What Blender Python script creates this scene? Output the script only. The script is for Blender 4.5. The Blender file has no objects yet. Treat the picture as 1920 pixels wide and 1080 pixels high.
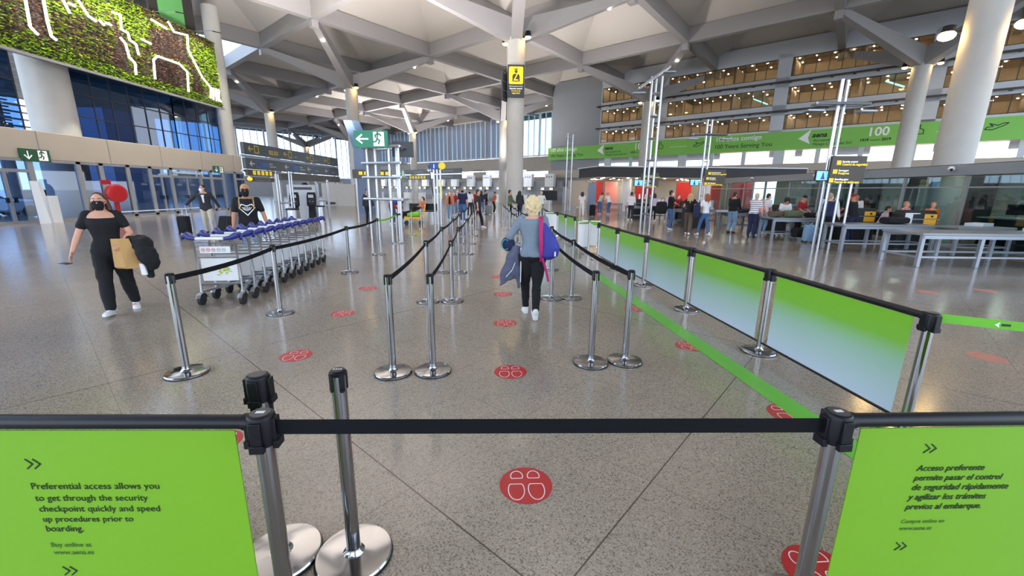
import bpy, math, random
from mathutils import Vector, Matrix, Euler
V = Vector
PI = math.pi
random.seed(7)
scene = bpy.context.scene
COL = scene.collection

# ------------------------------------------------------------------ camera
CAM_H, PITCH, ROLL, FPX = 1.74, 0.23195, 0.01145, 777.2
FW = V((0, math.cos(PITCH), -math.sin(PITCH)))
UP = V((0, math.sin(PITCH), math.cos(PITCH)))
RT = V((1, 0, 0))
RIGHT = RT * math.cos(ROLL) + UP * math.sin(ROLL)
UPR = UP * math.cos(ROLL) - RT * math.sin(ROLL)
cd = bpy.data.cameras.new('camera')
cam = bpy.data.objects.new('camera', cd)
COL.objects.link(cam)
cd.sensor_width = 36.0
cd.sensor_fit = 'HORIZONTAL'
cd.lens = FPX / 1920 * 36.0
cd.clip_start, cd.clip_end = 0.05, 1000
Mc = Matrix((RIGHT, UPR, -FW)).transposed().to_4x4()
Mc.translation = V((0, 0, CAM_H))
cam.matrix_world = Mc
scene.camera = cam

# ------------------------------------------------------------------ sky, exposure
w = bpy.data.worlds.new('sky')
scene.world = w
w.use_nodes = True
nt = w.node_tree
bg = nt.nodes['Background']
tc = nt.nodes.new('ShaderNodeTexCoord')
sx = nt.nodes.new('ShaderNodeSeparateXYZ')
nt.links.new(tc.outputs['Generated'], sx.inputs[0])
rp = nt.nodes.new('ShaderNodeValToRGB')
nt.links.new(sx.outputs['Z'], rp.inputs[0])
rp.color_ramp.elements[0].position = 0.0
rp.color_ramp.elements[0].color = (0.86, 0.93, 1.0, 1)
rp.color_ramp.elements[1].position = 0.7
rp.color_ramp.elements[1].color = (0.42, 0.62, 0.95, 1)
nt.links.new(rp.outputs[0], bg.inputs[0])
bg.inputs[1].default_value = 2.8
vs = scene.view_settings
scene.display_settings.display_device = 'sRGB'
vs.view_transform = 'Standard'
vs.look = 'None'
vs.exposure = 0.62
vs.gamma = 1.0
vs.use_curve_mapping = False
cy = scene.cycles
cy.use_denoising = True
cy.max_bounces = 8
cy.diffuse_bounces = 4
cy.glossy_bounces = 4
cy.transparent_max_bounces = 16
cy.sample_clamp_indirect = 6
cy.caustics_reflective = False
cy.caustics_refractive = False

# ------------------------------------------------------------------ materials
def lin(c):
    if isinstance(c, str):
        c = tuple(int(c[i:i + 2], 16) for i in (0, 2, 4))
    r = []
    for x in c:
        x /= 255.0
        r.append(x / 12.92 if x <= .04045 else ((x + .055) / 1.055) ** 2.4)
    return (*r, 1.0)

def mat(name, col, rough=.5, metal=0., noise=0., scale=12., spec=.5, emit=None, power=0., coat=0., bump=0.):
    m = bpy.data.materials.new(name)
    m.use_nodes = True
    t = m.node_tree
    b = t.nodes['Principled BSDF']
    b.inputs['Roughness'].default_value = rough
    b.inputs['Metallic'].default_value = metal
    b.inputs['Specular IOR Level'].default_value = spec
    b.inputs['Coat Weight'].default_value = coat
    c = lin(col)
    b.inputs['Base Color'].default_value = c
    if noise or bump:
        co = t.nodes.new('ShaderNodeTexCoord')
        n = t.nodes.new('ShaderNodeTexNoise')
        n.inputs['Scale'].default_value = scale
        n.inputs['Detail'].default_value = 4
        t.links.new(co.outputs['Object'], n.inputs['Vector'])
        if noise:
            mx = t.nodes.new('ShaderNodeMix')
            mx.data_type = 'RGBA'
            mx.inputs['A'].default_value = tuple(max(0, x * (1 - noise)) for x in c[:3]) + (1,)
            mx.inputs['B'].default_value = tuple(min(1, x * (1 + noise)) for x in c[:3]) + (1,)
            t.links.new(n.outputs['Fac'], mx.inputs['Factor'])
            t.links.new(mx.outputs['Result'], b.inputs['Base Color'])
        if bump:
            bp = t.nodes.new('ShaderNodeBump')
            bp.inputs['Strength'].default_value = bump
            bp.inputs['Distance'].default_value = .02
            t.links.new(n.outputs['Fac'], bp.inputs['Height'])
            t.links.new(bp.outputs[0], b.inputs['Normal'])
    if emit:
        b.inputs['Emission Color'].default_value = lin(emit)
        b.inputs['Emission Strength'].default_value = power
    return m

def glass(name, tint, gloss=.1, rough=.02):
    m = bpy.data.materials.new(name)
    m.use_nodes = True
    t = m.node_tree
    t.nodes.clear()
    o = t.nodes.new('ShaderNodeOutputMaterial')
    a = t.nodes.new('ShaderNodeBsdfTransparent')
    a.inputs[0].default_value = lin(tint)
    g = t.nodes.new('ShaderNodeBsdfGlossy')
    g.inputs['Roughness'].default_value = rough
    mx = t.nodes.new('ShaderNodeMixShader')
    mx.inputs[0].default_value = gloss
    t.links.new(a.outputs[0], mx.inputs[1])
    t.links.new(g.outputs[0], mx.inputs[2])
    t.links.new(mx.outputs[0], o.inputs[0])
    return m

MT = {}
def defmat(k, *a, **kw):
    MT[k] = mat(k, *a, **kw)
defmat('steel', (168, 168, 170), rough=.12, metal=1., noise=.06, scale=3)
defmat('brushed', (185, 188, 194), rough=.32, metal=1., noise=.08, scale=6)
defmat('silver_paint', (150, 156, 168), rough=.4, metal=.5, noise=.05)
defmat('black_plastic', (13, 14, 22), rough=.42, noise=.1, spec=.35)
defmat('belt_black', (11, 12, 20), rough=.8, noise=.15, scale=60, spec=.25)
defmat('belt_green', (110, 190, 50), rough=.7, noise=.08)
defmat('rubber', (40, 40, 42), rough=.7, noise=.1)
defmat('lime', (124, 180, 40), rough=.4, noise=.03, scale=3)
defmat('dark_ink', (22, 52, 22), rough=.6, noise=.05)
defmat('faded_ink', (70, 118, 38), rough=.6, noise=.05)
defmat('white_paint', (232, 234, 236), rough=.45, noise=.03)
defmat('white_ink', (245, 245, 245), rough=.5, noise=.02)
defmat('red_vinyl', (192, 34, 42), rough=.35, noise=.05)
defmat('pale_red', (205, 140, 125), rough=.35, noise=.08)
defmat('tape_green', (105, 195, 35), rough=.3, noise=.05, scale=4)
defmat('concrete', (190, 188, 184), rough=.65, noise=.08, scale=2)
defmat('roof_beam', (152, 149, 150), rough=.6, noise=.05, scale=.4)
defmat('coffer', (190, 184, 178), rough=.7, noise=.03, scale=.3)
defmat('beige_wall', (178, 168, 156), rough=.45, noise=.05, scale=.8)
defmat('gray_panel', (140, 144, 150), rough=.45, noise=.05, scale=1.)
defmat('pale_panel', (200, 205, 214), rough=.5, noise=.04, scale=1.)
defmat('dark_board', (52, 56, 64), rough=.35, noise=.06)
defmat('sign_brown', (62, 52, 42), rough=.4, noise=.05)
defmat('sign_yellow', (245, 215, 40), rough=.45, noise=.03, emit=(245, 215, 40), power=.12)
defmat('board_yellow', (190, 165, 60), rough=.5, noise=.05)
defmat('board_white', (195, 198, 205), rough=.5, noise=.05)
defmat('sign_white', (245, 245, 245), rough=.45, noise=.02, emit=(245, 245, 245), power=.2)
defmat('sign_green', (20, 125, 95), rough=.4, noise=.03, emit=(20, 125, 95), power=.15)
defmat('sign_dkgreen', (30, 85, 55), rough=.4, noise=.03)
defmat('sign_blue', (35, 80, 160), rough=.4, noise=.03)
defmat('banner_green', (128, 196, 88), rough=.55, noise=.03, scale=.4)
defmat('frame_gray', (150, 150, 152), rough=.4, metal=.4, noise=.05)
defmat('frame_dark', (62, 58, 56), rough=.5, noise=.06)
defmat('blue_plastic', (40, 48, 128), rough=.35, noise=.05)
defmat('lamp_warm', (255, 225, 160), emit=(255, 208, 128), power=36)
defmat('lamp_white', (255, 250, 240), emit=(255, 240, 215), power=30)
defmat('downlight', (255, 240, 215), emit=(255, 232, 200), power=90)
defmat('led_strip', (255, 245, 235), emit=(255, 244, 232), power=3.2)
defmat('screen_blue', (110, 190, 235), rough=.3, emit=(130, 195, 240), power=.6)
defmat('screen_white', (235, 240, 245), rough=.3, emit=(230, 238, 250), power=.7)
defmat('wood_warm', (208, 194, 176), rough=.55, noise=.15, scale=2)
defmat('desk_dark', (48, 46, 50), rough=.4, noise=.08)
defmat('shop_red', (185, 35, 32), rough=.45, noise=.08)
defmat('table_gray', (138, 141, 148), rough=.35, metal=.3, noise=.06)
defmat('paper_bag', (190, 150, 95), rough=.8, noise=.08, scale=8)
defmat('blue_sign_panel', (98, 120, 155), rough=.35, noise=.05, scale=1)
# people
defmat('skin', (214, 160, 135), rough=.5, noise=.05)
defmat('skin_tan', (190, 130, 100), rough=.5, noise=.05)
defmat('cloth_black', (22, 23, 27), rough=.9, noise=.25, scale=25, bump=.15)
defmat('cloth_charcoal', (45, 47, 55), rough=.9, noise=.2, scale=25, bump=.15)
defmat('cloth_navy', (35, 42, 78), rough=.9, noise=.2, scale=25, bump=.15)
defmat('cloth_gray', (122, 136, 152), rough=.95, noise=.12, scale=40, bump=.2)
defmat('cloth_slate', (92, 96, 120), rough=.9, noise=.15, scale=20, bump=.2)
defmat('cloth_white', (232, 232, 236), rough=.9, noise=.05, scale=20, bump=.1)
defmat('cloth_jeans', (72, 108, 158), rough=.9, noise=.2, scale=30, bump=.1)
defmat('cloth_palejeans', (128, 165, 200), rough=.9, noise=.2, scale=30, bump=.1)
defmat('cloth_brown', (92, 80, 70), rough=.9, noise=.15, scale=20, bump=.1)
defmat('cloth_olive', (95, 105, 78), rough=.9, noise=.15, scale=20, bump=.1)
defmat('cloth_coral', (205, 130, 100), rough=.9, noise=.12, scale=20, bump=.1)
defmat('cloth_red', (150, 35, 40), rough=.9, noise=.12, scale=20)
defmat('cloth_orange', (225, 105, 35), rough=.9, noise=.12, scale=20)
defmat('cloth_lilac', (200, 180, 208), rough=.9, noise=.08, scale=20)
defmat('cloth_khaki', (190, 185, 170), rough=.9, noise=.08, scale=20)
defmat('cloth_pink', (225, 150, 150), rough=.9, noise=.08, scale=20)
defmat('magenta', (185, 25, 110), rough=.7, noise=.1)
defmat('royal_blue', (48, 55, 150), rough=.65, noise=.12)
defmat('mask_white', (225, 232, 240), rough=.8, noise=.03)
defmat('hair_blonde', (226, 204, 160), rough=.6, noise=.28, scale=30, bump=.6)
defmat('hair_dark', (38, 26, 24), rough=.5, noise=.3, scale=30, bump=.5)
defmat('hair_auburn', (72, 38, 32), rough=.5, noise=.3, scale=30, bump=.5)
defmat('hair_black', (22, 20, 22), rough=.5, noise=.3, scale=30, bump=.5)
defmat('hair_red', (150, 82, 45), rough=.6, noise=.3, scale=30, bump=.5)
defmat('hair_sand', (185, 150, 105), rough=.6, noise=.3, scale=30, bump=.5)
defmat('hair_gray', (190, 178, 165), rough=.6, noise=.2, scale=30, bump=.4)
defmat('shoe_white', (235, 235, 238), rough=.6, noise=.04)
defmat('shoe_dark', (32, 30, 32), rough=.55, noise=.1)
defmat('eye_white', (240, 238, 235), rough=.3, noise=.02)
MT['glass_blue'] = glass('glass_blue', (128, 160, 192), .09)
MT['glass_door'] = glass('glass_door', (160, 182, 208), .09)
MT['glass_clear'] = glass('glass_clear', (205, 225, 228), .10)
MT['glass_office'] = glass('glass_office', (225, 222, 212), .05)
MT['glass_pale'] = glass('glass_pale', (225, 235, 245), .05)
MT['glass_cyan'] = glass('glass_cyan', (216, 240, 247), .05)

def stripes():
    m = bpy.data.materials.new('striped_cloth')
    m.use_nodes = True
    t = m.node_tree
    b = t.nodes['Principled BSDF']
    b.inputs['Roughness'].default_value = .9
    co = t.nodes.new('ShaderNodeTexCoord')
    s = t.nodes.new('ShaderNodeSeparateXYZ')
    t.links.new(co.outputs['Object'], s.inputs[0])
    a = t.nodes.new('ShaderNodeMath'); a.operation = 'MULTIPLY'; a.inputs[1].default_value = 13.
    f = t.nodes.new('ShaderNodeMath'); f.operation = 'FRACT'
    g = t.nodes.new('ShaderNodeMath'); g.operation = 'GREATER_THAN'; g.inputs[1].default_value = .72
    t.links.new(s.outputs['Z'], a.inputs[0]); t.links.new(a.outputs[0], f.inputs[0]); t.links.new(f.outputs[0], g.inputs[0])
    mx = t.nodes.new('ShaderNodeMix'); mx.data_type = 'RGBA'
    mx.inputs['A'].default_value = lin((232, 232, 238)); mx.inputs['B'].default_value = lin((70, 65, 90))
    t.links.new(g.outputs[0], mx.inputs['Factor']); t.links.new(mx.outputs['Result'], b.inputs['Base Color'])
    return m
MT['stripes'] = stripes()

def banner_gradient():
    # the print on the queue banners: green at the top fading to pale blue-white at the hem
    m = bpy.data.materials.new('queue_banner_print')
    m.use_nodes = True
    t = m.node_tree
    b = t.nodes['Principled BSDF']
    b.inputs['Roughness'].default_value = .4
    co = t.nodes.new('ShaderNodeTexCoord')
    s = t.nodes.new('ShaderNodeSeparateXYZ')
    t.links.new(co.outputs['Object'], s.inputs[0])
    r = t.nodes.new('ShaderNodeValToRGB')
    e = r.color_ramp.elements
    e[0].position = .12; e[0].color = lin((196, 214, 236))
    e[1].position = .9; e[1].color = lin((122, 190, 44))
    k = r.color_ramp.elements.new(.5); k.color = lin((160, 198, 180))
    k = r.color_ramp.elements.new(.68); k.color = lin((126, 190, 66))
    t.links.new(s.outputs['Z'], r.inputs[0])
    t.links.new(r.outputs[0], b.inputs['Base Color'])
    return m
MT['queue_print'] = banner_gradient()

DX, DY = 0.753468, -0.657485          # the slab grid and the right-hand facade run this way
def terrazzo():
    m = bpy.data.materials.new('terrazzo')
    m.use_nodes = True
    t = m.node_tree
    N, L = t.nodes.new, t.links.new
    b = t.nodes['Principled BSDF']
    geo = N('ShaderNodeNewGeometry')
    def math_(op, a, bv=None):
        n = N('ShaderNodeMath'); n.operation = op
        for i, q in enumerate((a, bv)):
            if q is None: continue
            if isinstance(q, (int, float)): n.inputs[i].default_value = q
            else: L(q, n.inputs[i])
        return n.outputs[0]
    def dot(vx, vy):
        n = N('ShaderNodeVectorMath'); n.operation = 'DOT_PRODUCT'
        L(geo.outputs['Position'], n.inputs[0]); n.inputs[1].default_value = (vx, vy, 0)
        return n.outputs['Value']
    s, mm = dot(DX, DY), dot(-DY, DX)
    def joint(v, off, per, half):
        q = math_('DIVIDE', math_('SUBTRACT', v, off), per)
        f = math_('FRACT', math_('ADD', q, .5))
        d = math_('MULTIPLY', math_('ABSOLUTE', math_('SUBTRACT', f, .5)), per)
        return math_('LESS_THAN', d, half)
    thin = math_('MAXIMUM', joint(s, -.8, 1.05, .0022), joint(mm, .2, 1.02, .0022))
    bold = math_('MAXIMUM', joint(s, -.8, 4.2, .0045), joint(mm, 1.22, 4.08, .0045))
    vo = N('ShaderNodeTexVoronoi'); vo.inputs['Scale'].default_value = 150
    L(geo.outputs['Position'], vo.inputs['Vector'])
    sp = N('ShaderNodeSeparateColor'); L(vo.outputs['Color'], sp.inputs[0])
    r = N('ShaderNodeValToRGB'); L(sp.outputs[0], r.inputs[0])
    e = r.color_ramp.elements
    e[0].position = 0; e[0].color = lin((108, 101, 94))
    e[1].position = 1; e[1].color = lin((190, 180, 166))
    for p, c in ((.12, (124, 116, 108)), (.19, (156, 147, 136)), (.55, (168, 158, 146)), (.85, (177, 168, 155))):
        k = e.new(p); k.color = lin(c)
    no = N('ShaderNodeTexNoise'); no.inputs['Scale'].default_value = .9; no.inputs['Detail'].default_value = 3
    L(geo.outputs['Position'], no.inputs['Vector'])
    hue = N('ShaderNodeMix'); hue.data_type = 'RGBA'; hue.blend_type = 'MULTIPLY'
    hue.inputs['Factor'].default_value = 1
    r2 = N('ShaderNodeValToRGB'); L(no.outputs['Fac'], r2.inputs[0])
    r2.color_ramp.elements[0].position = .3; r2.color_ramp.elements[0].color = (.86, .84, .82, 1)
    r2.color_ramp.elements[1].position = .7; r2.color_ramp.elements[1].color = (1, .98, .95, 1)
    L(r.outputs[0], hue.inputs['A']); L(r2.outputs[0], hue.inputs['B'])
    j1 = N('ShaderNodeMix'); j1.data_type = 'RGBA'
    L(math_('MULTIPLY', thin, .6), j1.inputs['Factor']); L(hue.outputs['Result'], j1.inputs['A'])
    j1.inputs['B'].default_value = lin((84, 74, 66))
    j2 = N('ShaderNodeMix'); j2.data_type = 'RGBA'
    L(math_('MULTIPLY', bold, .8), j2.inputs['Factor']); L(j1.outputs['Result'], j2.inputs['A'])
    j2.inputs['B'].default_value = lin((62, 52, 46))
    L(j2.outputs['Result'], b.inputs['Base Color'])
    b.inputs['Roughness'].default_value = .16
    b.inputs['Specular IOR Level'].default_value = .5
    return m
MT['terrazzo'] = terrazzo()

# ------------------------------------------------------------------ helpers
def ground(px, py, z=0.):
    """where the line of sight through a photo pixel meets the level z"""
    d = RIGHT * (px - 960) + UPR * (540 - py) + FW * FPX
    k = (z - CAM_H) / d.z
    return V((d.x * k, d.y * k, z))

def tag(o, label=None, cat=None, group=None, kind=None):
    if label: o['label'] = label
    if cat: o['category'] = cat
    if group: o['group'] = group
    if kind: o['kind'] = kind
    return o

def thing(name, label, cat, loc=(0, 0, 0), rz=0., group=None):
    o = bpy.data.objects.new(name, None)
    o.empty_display_size = .1
    COL.objects.link(o)
    o.location = loc
    o.rotation_euler = (0, 0, rz)
    return tag(o, label, cat, group)

def copy_tree(o, parent=None):
    c = o.copy()
    COL.objects.link(c)
    if parent: c.parent = parent
    for ch in list(o.children):
        copy_tree(ch, c)
    return c

def dup(o, loc, rz, label, group=None):
    c = copy_tree(o)
    c.location = loc
    c.rotation_euler = (0, 0, rz)
    c['label'] = label
    if group: c['group'] = group
    return c

def frame_from(d):
    d = V(d).normalized()
    a = V((0, 0, 1)) if abs(d.z) < .95 else V((1, 0, 0))
    u = d.cross(a).normalized()
    return u, u.cross(d).normalized()

FOLDS = bpy.data.textures.new('cloth_folds', 'CLOUDS')
FOLDS.noise_scale = .13
FOLDS.noise_depth = 1
class MB:
    def __init__(s):
        s.v, s.f, s.m = [], [], []
        s.cur = 0
    def face(s, idx):
        s.f.append(idx); s.m.append(s.cur)
    def add(s, vs, fs):
        n = len(s.v)
        s.v += [V(q) for q in vs]
        for f in fs: s.face([n + i for i in f])
    def box(s, c, d, R=None):
        c = V(c); x, y, z = (q / 2 for q in d)
        vs = [V((a, b, e)) for a in (-x, x) for b in (-y, y) for e in (-z, z)]
        if R: vs = [R @ q for q in vs]
        s.add([c + q for q in vs], [(0, 1, 3, 2), (4, 6, 7, 5), (0, 4, 5, 1), (2, 3, 7, 6), (0, 2, 6, 4), (1, 5, 7, 3)])
        return s
    def bar(s, p0, p1, wx, wz):
        """a straight square bar from p0 to p1; wx wide, wz deep"""
        p0, p1 = V(p0), V(p1)
        u, v = frame_from(p1 - p0)
        u *= wx / 2; v *= wz / 2
        s.add([p + a * u + b * v for p in (p0, p1) for a, b in ((-1, -1), (1, -1), (1, 1), (-1, 1))],
              [(0, 1, 2, 3), (7, 6, 5, 4), (0, 4, 5, 1), (1, 5, 6, 2), (2, 6, 7, 3), (3, 7, 4, 0)])
        return s
    def loft(s, secs, n=16, caps=True, e=1.):
        """secs: (centre, half axis u, half axis v)"""
        b = len(s.v)
        for c, u, v in secs:
            for k in range(n):
                t = 2 * PI * k / n
                cs, sn = math.cos(t), math.sin(t)
                if e != 1:
                    cs = math.copysign(abs(cs) ** e, cs); sn = math.copysign(abs(sn) ** e, sn)
                s.v.append(V(c) + V(u) * cs + V(v) * sn)
        for i in range(len(secs) - 1):
            for k in range(n):
                k2 = (k + 1) % n
                s.face([b + i * n + k, b + i * n + k2, b + (i + 1) * n + k2, b + (i + 1) * n + k])
        if caps:
            s.face([b + k for k in range(n)][::-1])
            o = b + (len(secs) - 1) * n
            s.face([o + k for k in range(n)])
        return s
    def cyl(s, p0, p1, r, r1=None, n=14):
        p0, p1 = V(p0), V(p1)
        r1 = r if r1 is None else r1
        u, v = frame_from(p1 - p0)
        return s.loft([(p0, u * r, v * r), (p1, u * r1, v * r1)], n)
    def tube(s, pts, r, n=8, closed=False):
        pts = [V(p) for p in pts]
        secs = []
        N = len(pts)
        u0 = None
        for i, p in enumerate(pts):
            a = pts[i - 1] if (i or closed) else p
            c = pts[(i + 1) % N] if (i < N - 1 or closed) else p
            d = (c - a).normalized()
            if u0 is None: u, v = frame_from(d)
            else:
                u = (u0 - d * u0.dot(d)).normalized(); v = u.cross(d).normalized()
            u0 = u
            rr = r[i] if isinstance(r, (list, tuple)) else r
            secs.append((p, u * rr, v * rr))
        if closed: secs.append(secs[0])
        return s.loft(secs, n, caps=not closed)
    def lathe(s, prof, n=24, c=(0, 0, 0)):
        c = V(c)
        return s.loft([(c + V((0, 0, z)), V((max(r, 1e-4), 0, 0)), V((0, max(r, 1e-4), 0))) for r, z in prof], n)
    def ell(s, c, r, R=None, n=14, m=9):
        c = V(c)
        if not isinstance(r, (tuple, list)): r = (r, r, r)
        secs = []
        for i in range(m):
            t = PI * (i + .02) / (m - 1 + .04)
            z, q = -math.cos(t) * r[2], math.sin(t)
            a, u, v = V((0, 0, z)), V((r[0] * q, 0, 0)), V((0, r[1] * q, 0))
            if R: a, u, v = R @ a, R @ u, R @ v
            secs.append((c + a, u, v))
        return s.loft(secs, n)
    def limb(s, pts, rs, n=12):
        pts = [V(p) for p in pts]
        for i in range(len(pts) - 1):
            if (pts[i + 1] - pts[i]).length > 1e-5: s.cyl(pts[i], pts[i + 1], rs[i], rs[i + 1], n)
        for p, r in zip(pts, rs): s.ell(p, r * .995, n=n, m=8)
        return s
    def prism(s, pts, to3, d):
        """extrude a 2D outline; to3 maps (x, y, depth) to space"""
        n = len(pts)
        s.add([to3(x, y, 0) for x, y in pts] + [to3(x, y, d) for x, y in pts],
              [list(range(n)), list(range(2 * n - 1, n - 1, -1))] + [(i, i + n, (i + 1) % n + n, (i + 1) % n) for i in range(n)])
        return s
    def strokes(s, lines, wd, to3, d=.002):
        for ln in lines:
            for (x0, y0), (x1, y1) in zip(ln, ln[1:]):
                l = math.hypot(x1 - x0, y1 - y0) or 1e-6
                ex, ey = (x1 - x0) / l * wd / 2, (y1 - y0) / l * wd / 2
                s.prism([(x0 - ex * .6 + ey, y0 - ey * .6 - ex), (x1 + ex * .6 + ey, y1 + ey * .6 - ex),
                         (x1 + ex * .6 - ey, y1 + ey * .6 + ex), (x0 - ex * .6 - ey, y0 - ey * .6 + ex)], to3, d)
        return s
    def build(s, name, m, parent=None, loc=None, smooth=True, bevel=0., rz=0., vox=0., sm=2, angle=35, folds=0.):
        me = bpy.data.meshes.new(name)
        me.from_pydata([tuple(q) for q in s.v], [], s.f)
        me.validate()
        for k in (m if isinstance(m, (list, tuple)) else [m]):
            me.materials.append(MT[k] if isinstance(k, str) else k)
        if isinstance(m, (list, tuple)) and len(me.polygons) == len(s.m):
            me.polygons.foreach_set('material_index', s.m)
        if smooth:
            me.polygons.foreach_set('use_smooth', [True] * len(me.polygons))
            me.set_sharp_from_angle(angle=math.radians(angle))
        o = bpy.data.objects.new(name, me)
        COL.objects.link(o)
        if parent: o.parent = parent
        if loc is not None: o.location = loc
        if rz: o.rotation_euler = (0, 0, rz)
        if vox:
            md = o.modifiers.new('r', 'REMESH'); md.mode = 'VOXEL'; md.voxel_size = vox; md.use_smooth_shade = True
            if sm:
                md = o.modifiers.new('s', 'SMOOTH'); md.factor = .5; md.iterations = sm
        if folds:
            md = o.modifiers.new('f', 'DISPLACE'); md.texture = FOLDS; md.texture_coords = 'LOCAL'; md.strength = folds; md.mid_level = .5
        if bevel:
            md = o.modifiers.new('b', 'BEVEL'); md.width = bevel; md.segments = 2; md.limit_method = 'ANGLE'
        me.update()
        return o

def struct(o, label=None):
    o['kind'] = 'structure'
    if label: o['label'] = label
    return o

XZ = lambda x, y, d: V((x, -d, y))          # a drawing on an upright face that looks along -y
XYf = lambda x, y, d: V((x, y, d))          # a drawing lying flat

def text(s, size, m, parent=None, loc=(0, 0, 0), rot=(PI / 2, 0, 0), align='LEFT', bold=0., shear=0., name='lettering', line=1., depth=.001, width=1.):
    c = bpy.data.curves.new(name, 'FONT')
    c.body = s
    c.size = size
    c.align_x = align
    c.offset = bold
    c.shear = shear
    c.space_line = line
    c.space_character = width
    c.extrude = depth
    c.resolution_u = 3
    f = bpy.data.objects.new(name, c)
    me = bpy.data.meshes.new_from_object(f)
    bpy.data.objects.remove(f); bpy.data.curves.remove(c)
    me.name = name
    me.materials.clear()
    me.materials.append(MT[m])
    o = bpy.data.objects.new(name, me)
    COL.objects.link(o)
    o.location = loc
    o.rotation_euler = rot
    if parent: o.parent = parent
    return o

def ordinal(i):
    return ['first', 'second', 'third', 'fourth', 'fifth', 'sixth', 'seventh', 'eighth', 'ninth', 'tenth', 'eleventh', 'twelfth', 'thirteenth'][i]
# ------------------------------------------------------------------ the setting
RZ = math.atan2(DY, DX)                 # facade frame: x along the facade, y away from the hall
D2, M2 = V((DX, DY, 0)), V((-DY, DX, 0))
A2, B2 = V((-15.7, 13.7, 0)), V((14.1, 17.9, 0))
C0 = V((.1, 29.2, 0))
def fo(m):                              # origin of the facade frame at depth m
    return M2 * m

mb = MB(); mb.add([(-160, -60, 0), (110, -60, 0), (110, 200, 0), (-160, 200, 0)], [(0, 1, 2, 3)])
struct(mb.build('floor', 'terrazzo', smooth=False))

# roof: coffers between a lattice of beams; every second node is carried by a tree column
def node(i, j):
    p = C0 + (A2 + B2) / 4 + A2 / 2 * i + B2 / 2 * j
    return V((p.x, p.y, 0))
ZB, ZBT, ZA = 14.05, 15.2, 17.6
cf, beams = MB(), MB()
I0, I1, J0, J1 = -4, 8, -5, 3
for i in range(I0, I1):
    for j in range(J0, J1):
        q = [node(i, j), node(i + 1, j), node(i + 1, j + 1), node(i, j + 1)]
        c = sum(q, V()) / 4
        if (c.x < -17 and c.y < 12) or (c.x < -29 and c.y < 42): continue
        ap = [c + (p - c) * .03 + V((0, 0, ZA)) for p in q]
        bs = [p + V((0, 0, ZBT - .05)) for p in q]
        cf.add(bs + ap, [(0, 1, 5, 4), (1, 2, 6, 5), (2, 3, 7, 6), (3, 0, 4, 7), (4, 5, 6, 7)])
o = struct(cf.build('ceiling', 'coffer', smooth=False))
n_tr = 0
for i in range(I0, I1 + 1):
    p0, p1 = node(i, J0), node(i, J1)
    if p0.x < -24: p0 = node(i, J0 + 1 + max(0, min(4, (i - 3))))
    b = MB().bar(p0 + V((0, 0, (ZB + ZBT) / 2)), p1 + V((0, 0, (ZB + ZBT) / 2)), .55, ZBT - ZB)
    n_tr += 1
    struct(b.build('trim_%d' % n_tr, 'roof_beam', smooth=False))
for j in range(J0, J1 + 1):
    p0, p1 = node(I0, j), node(I1, j)
    if j < -2: p1 = node({-5: 0, -4: 1, -3: 2}[j], j)
    b = MB().bar(p0 + V((0, 0, (ZB + ZBT) / 2)), p1 + V((0, 0, (ZB + ZBT) / 2)), .55, ZBT - ZB)
    n_tr += 1
    struct(b.build('trim_%d' % n_tr, 'roof_beam', smooth=False))

def column(loc, label, top=11., r=.57, ring=None):
    t = thing('tree_column', label, 'column', loc, 0, 'round columns that fork into roof struts')
    MB().lathe([(r, 0), (r, top), (r * .9, top + .1)], 40).build('shaft', 'concrete', t)
    MB().lathe([(r * .95, top), (r * .9, top + .35), (.4, top + .5)], 24).build('capital', 'roof_beam', t)
    u, v = (B2 - A2) / 4, (A2 + B2) / 4
    for d in (u, -u, v, -v):
        s0 = V((0, 0, top + .1)) + d.normalized() * .15
        s1 = d + V((0, 0, ZB - .15))
        side = d.cross(V((0, 0, 1))).normalized()
        b = MB()
        secs = []
        for f, hw, hh in ((0, .34, 1.0), (.5, .3, .62), (1, .25, .34)):
            c = s0.lerp(s1, f)
            secs.append((c, side * hw * 1.414, V((0, 0, hh * 1.0))))
        # square section: four corners per ring
        vs = []
        for c, a, z in secs:
            a = a / 1.414
            vs += [c - a - z * .35, c + a - z * .35, c + a + z, c - a + z]
        fs = [(0, 1, 2, 3), (11, 10, 9, 8)]
        for k in (0, 4):
            for e in range(4): fs.append((k + e, k + (e + 1) % 4, k + 4 + (e + 1) % 4, k + 4 + e))
        b.add(vs, fs)
        b.box(s1 + V((0, 0, -.05)), (.5, .5, .7), Matrix.Rotation(RZ, 3, 'Z'))
        b.build('roof_strut', 'roof_beam', t, smooth=False)
    rz_ = ring or top
    for sgn in (-1, 1):
        d = D2 * sgn
        f = MB()
        f.bar(d * (r - .05) + V((0, 0, rz_ + .05)), d * (r + .5) + V((0, 0, rz_ + .05)), .08, .08)
        f.cyl(d * (r + .38) + V((0, 0, rz_ - .02)), d * (r + .38) + V((0, 0, rz_ + .3)), .2, .16, 16)
        h = f.build('floodlight', 'black_plastic', t)
        MB().ell(d * (r + .38) + V((0, 0, rz_ - .03)), (.18, .18, .1) if not ring else (.26, .26, .16)).build('lamp', 'lamp_warm', h)
    for d in (u, -v):
        e = d * .8
        MB().cyl(e + V((0, 0, ZB - .95)), e + V((0, 0, ZB - .82)), .1, n=12).build('downlight', 'lamp_white', t)
    return t
def fill_uplight(parent, loc, watts):  # upward spots for the roof; away from the masts they are added fill
    sp = bpy.data.lights.new('fill_uplight', 'SPOT')
    sp.energy = watts; sp.spot_size = math.radians(158); sp.spot_blend = .9; sp.shadow_soft_size = .35; sp.color = (1, .955, .92)
    so = bpy.data.objects.new('fill_uplight', sp); COL.objects.link(so); so.parent = parent
    so.location = loc; so.rotation_euler = (PI, 0, 0)
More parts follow.
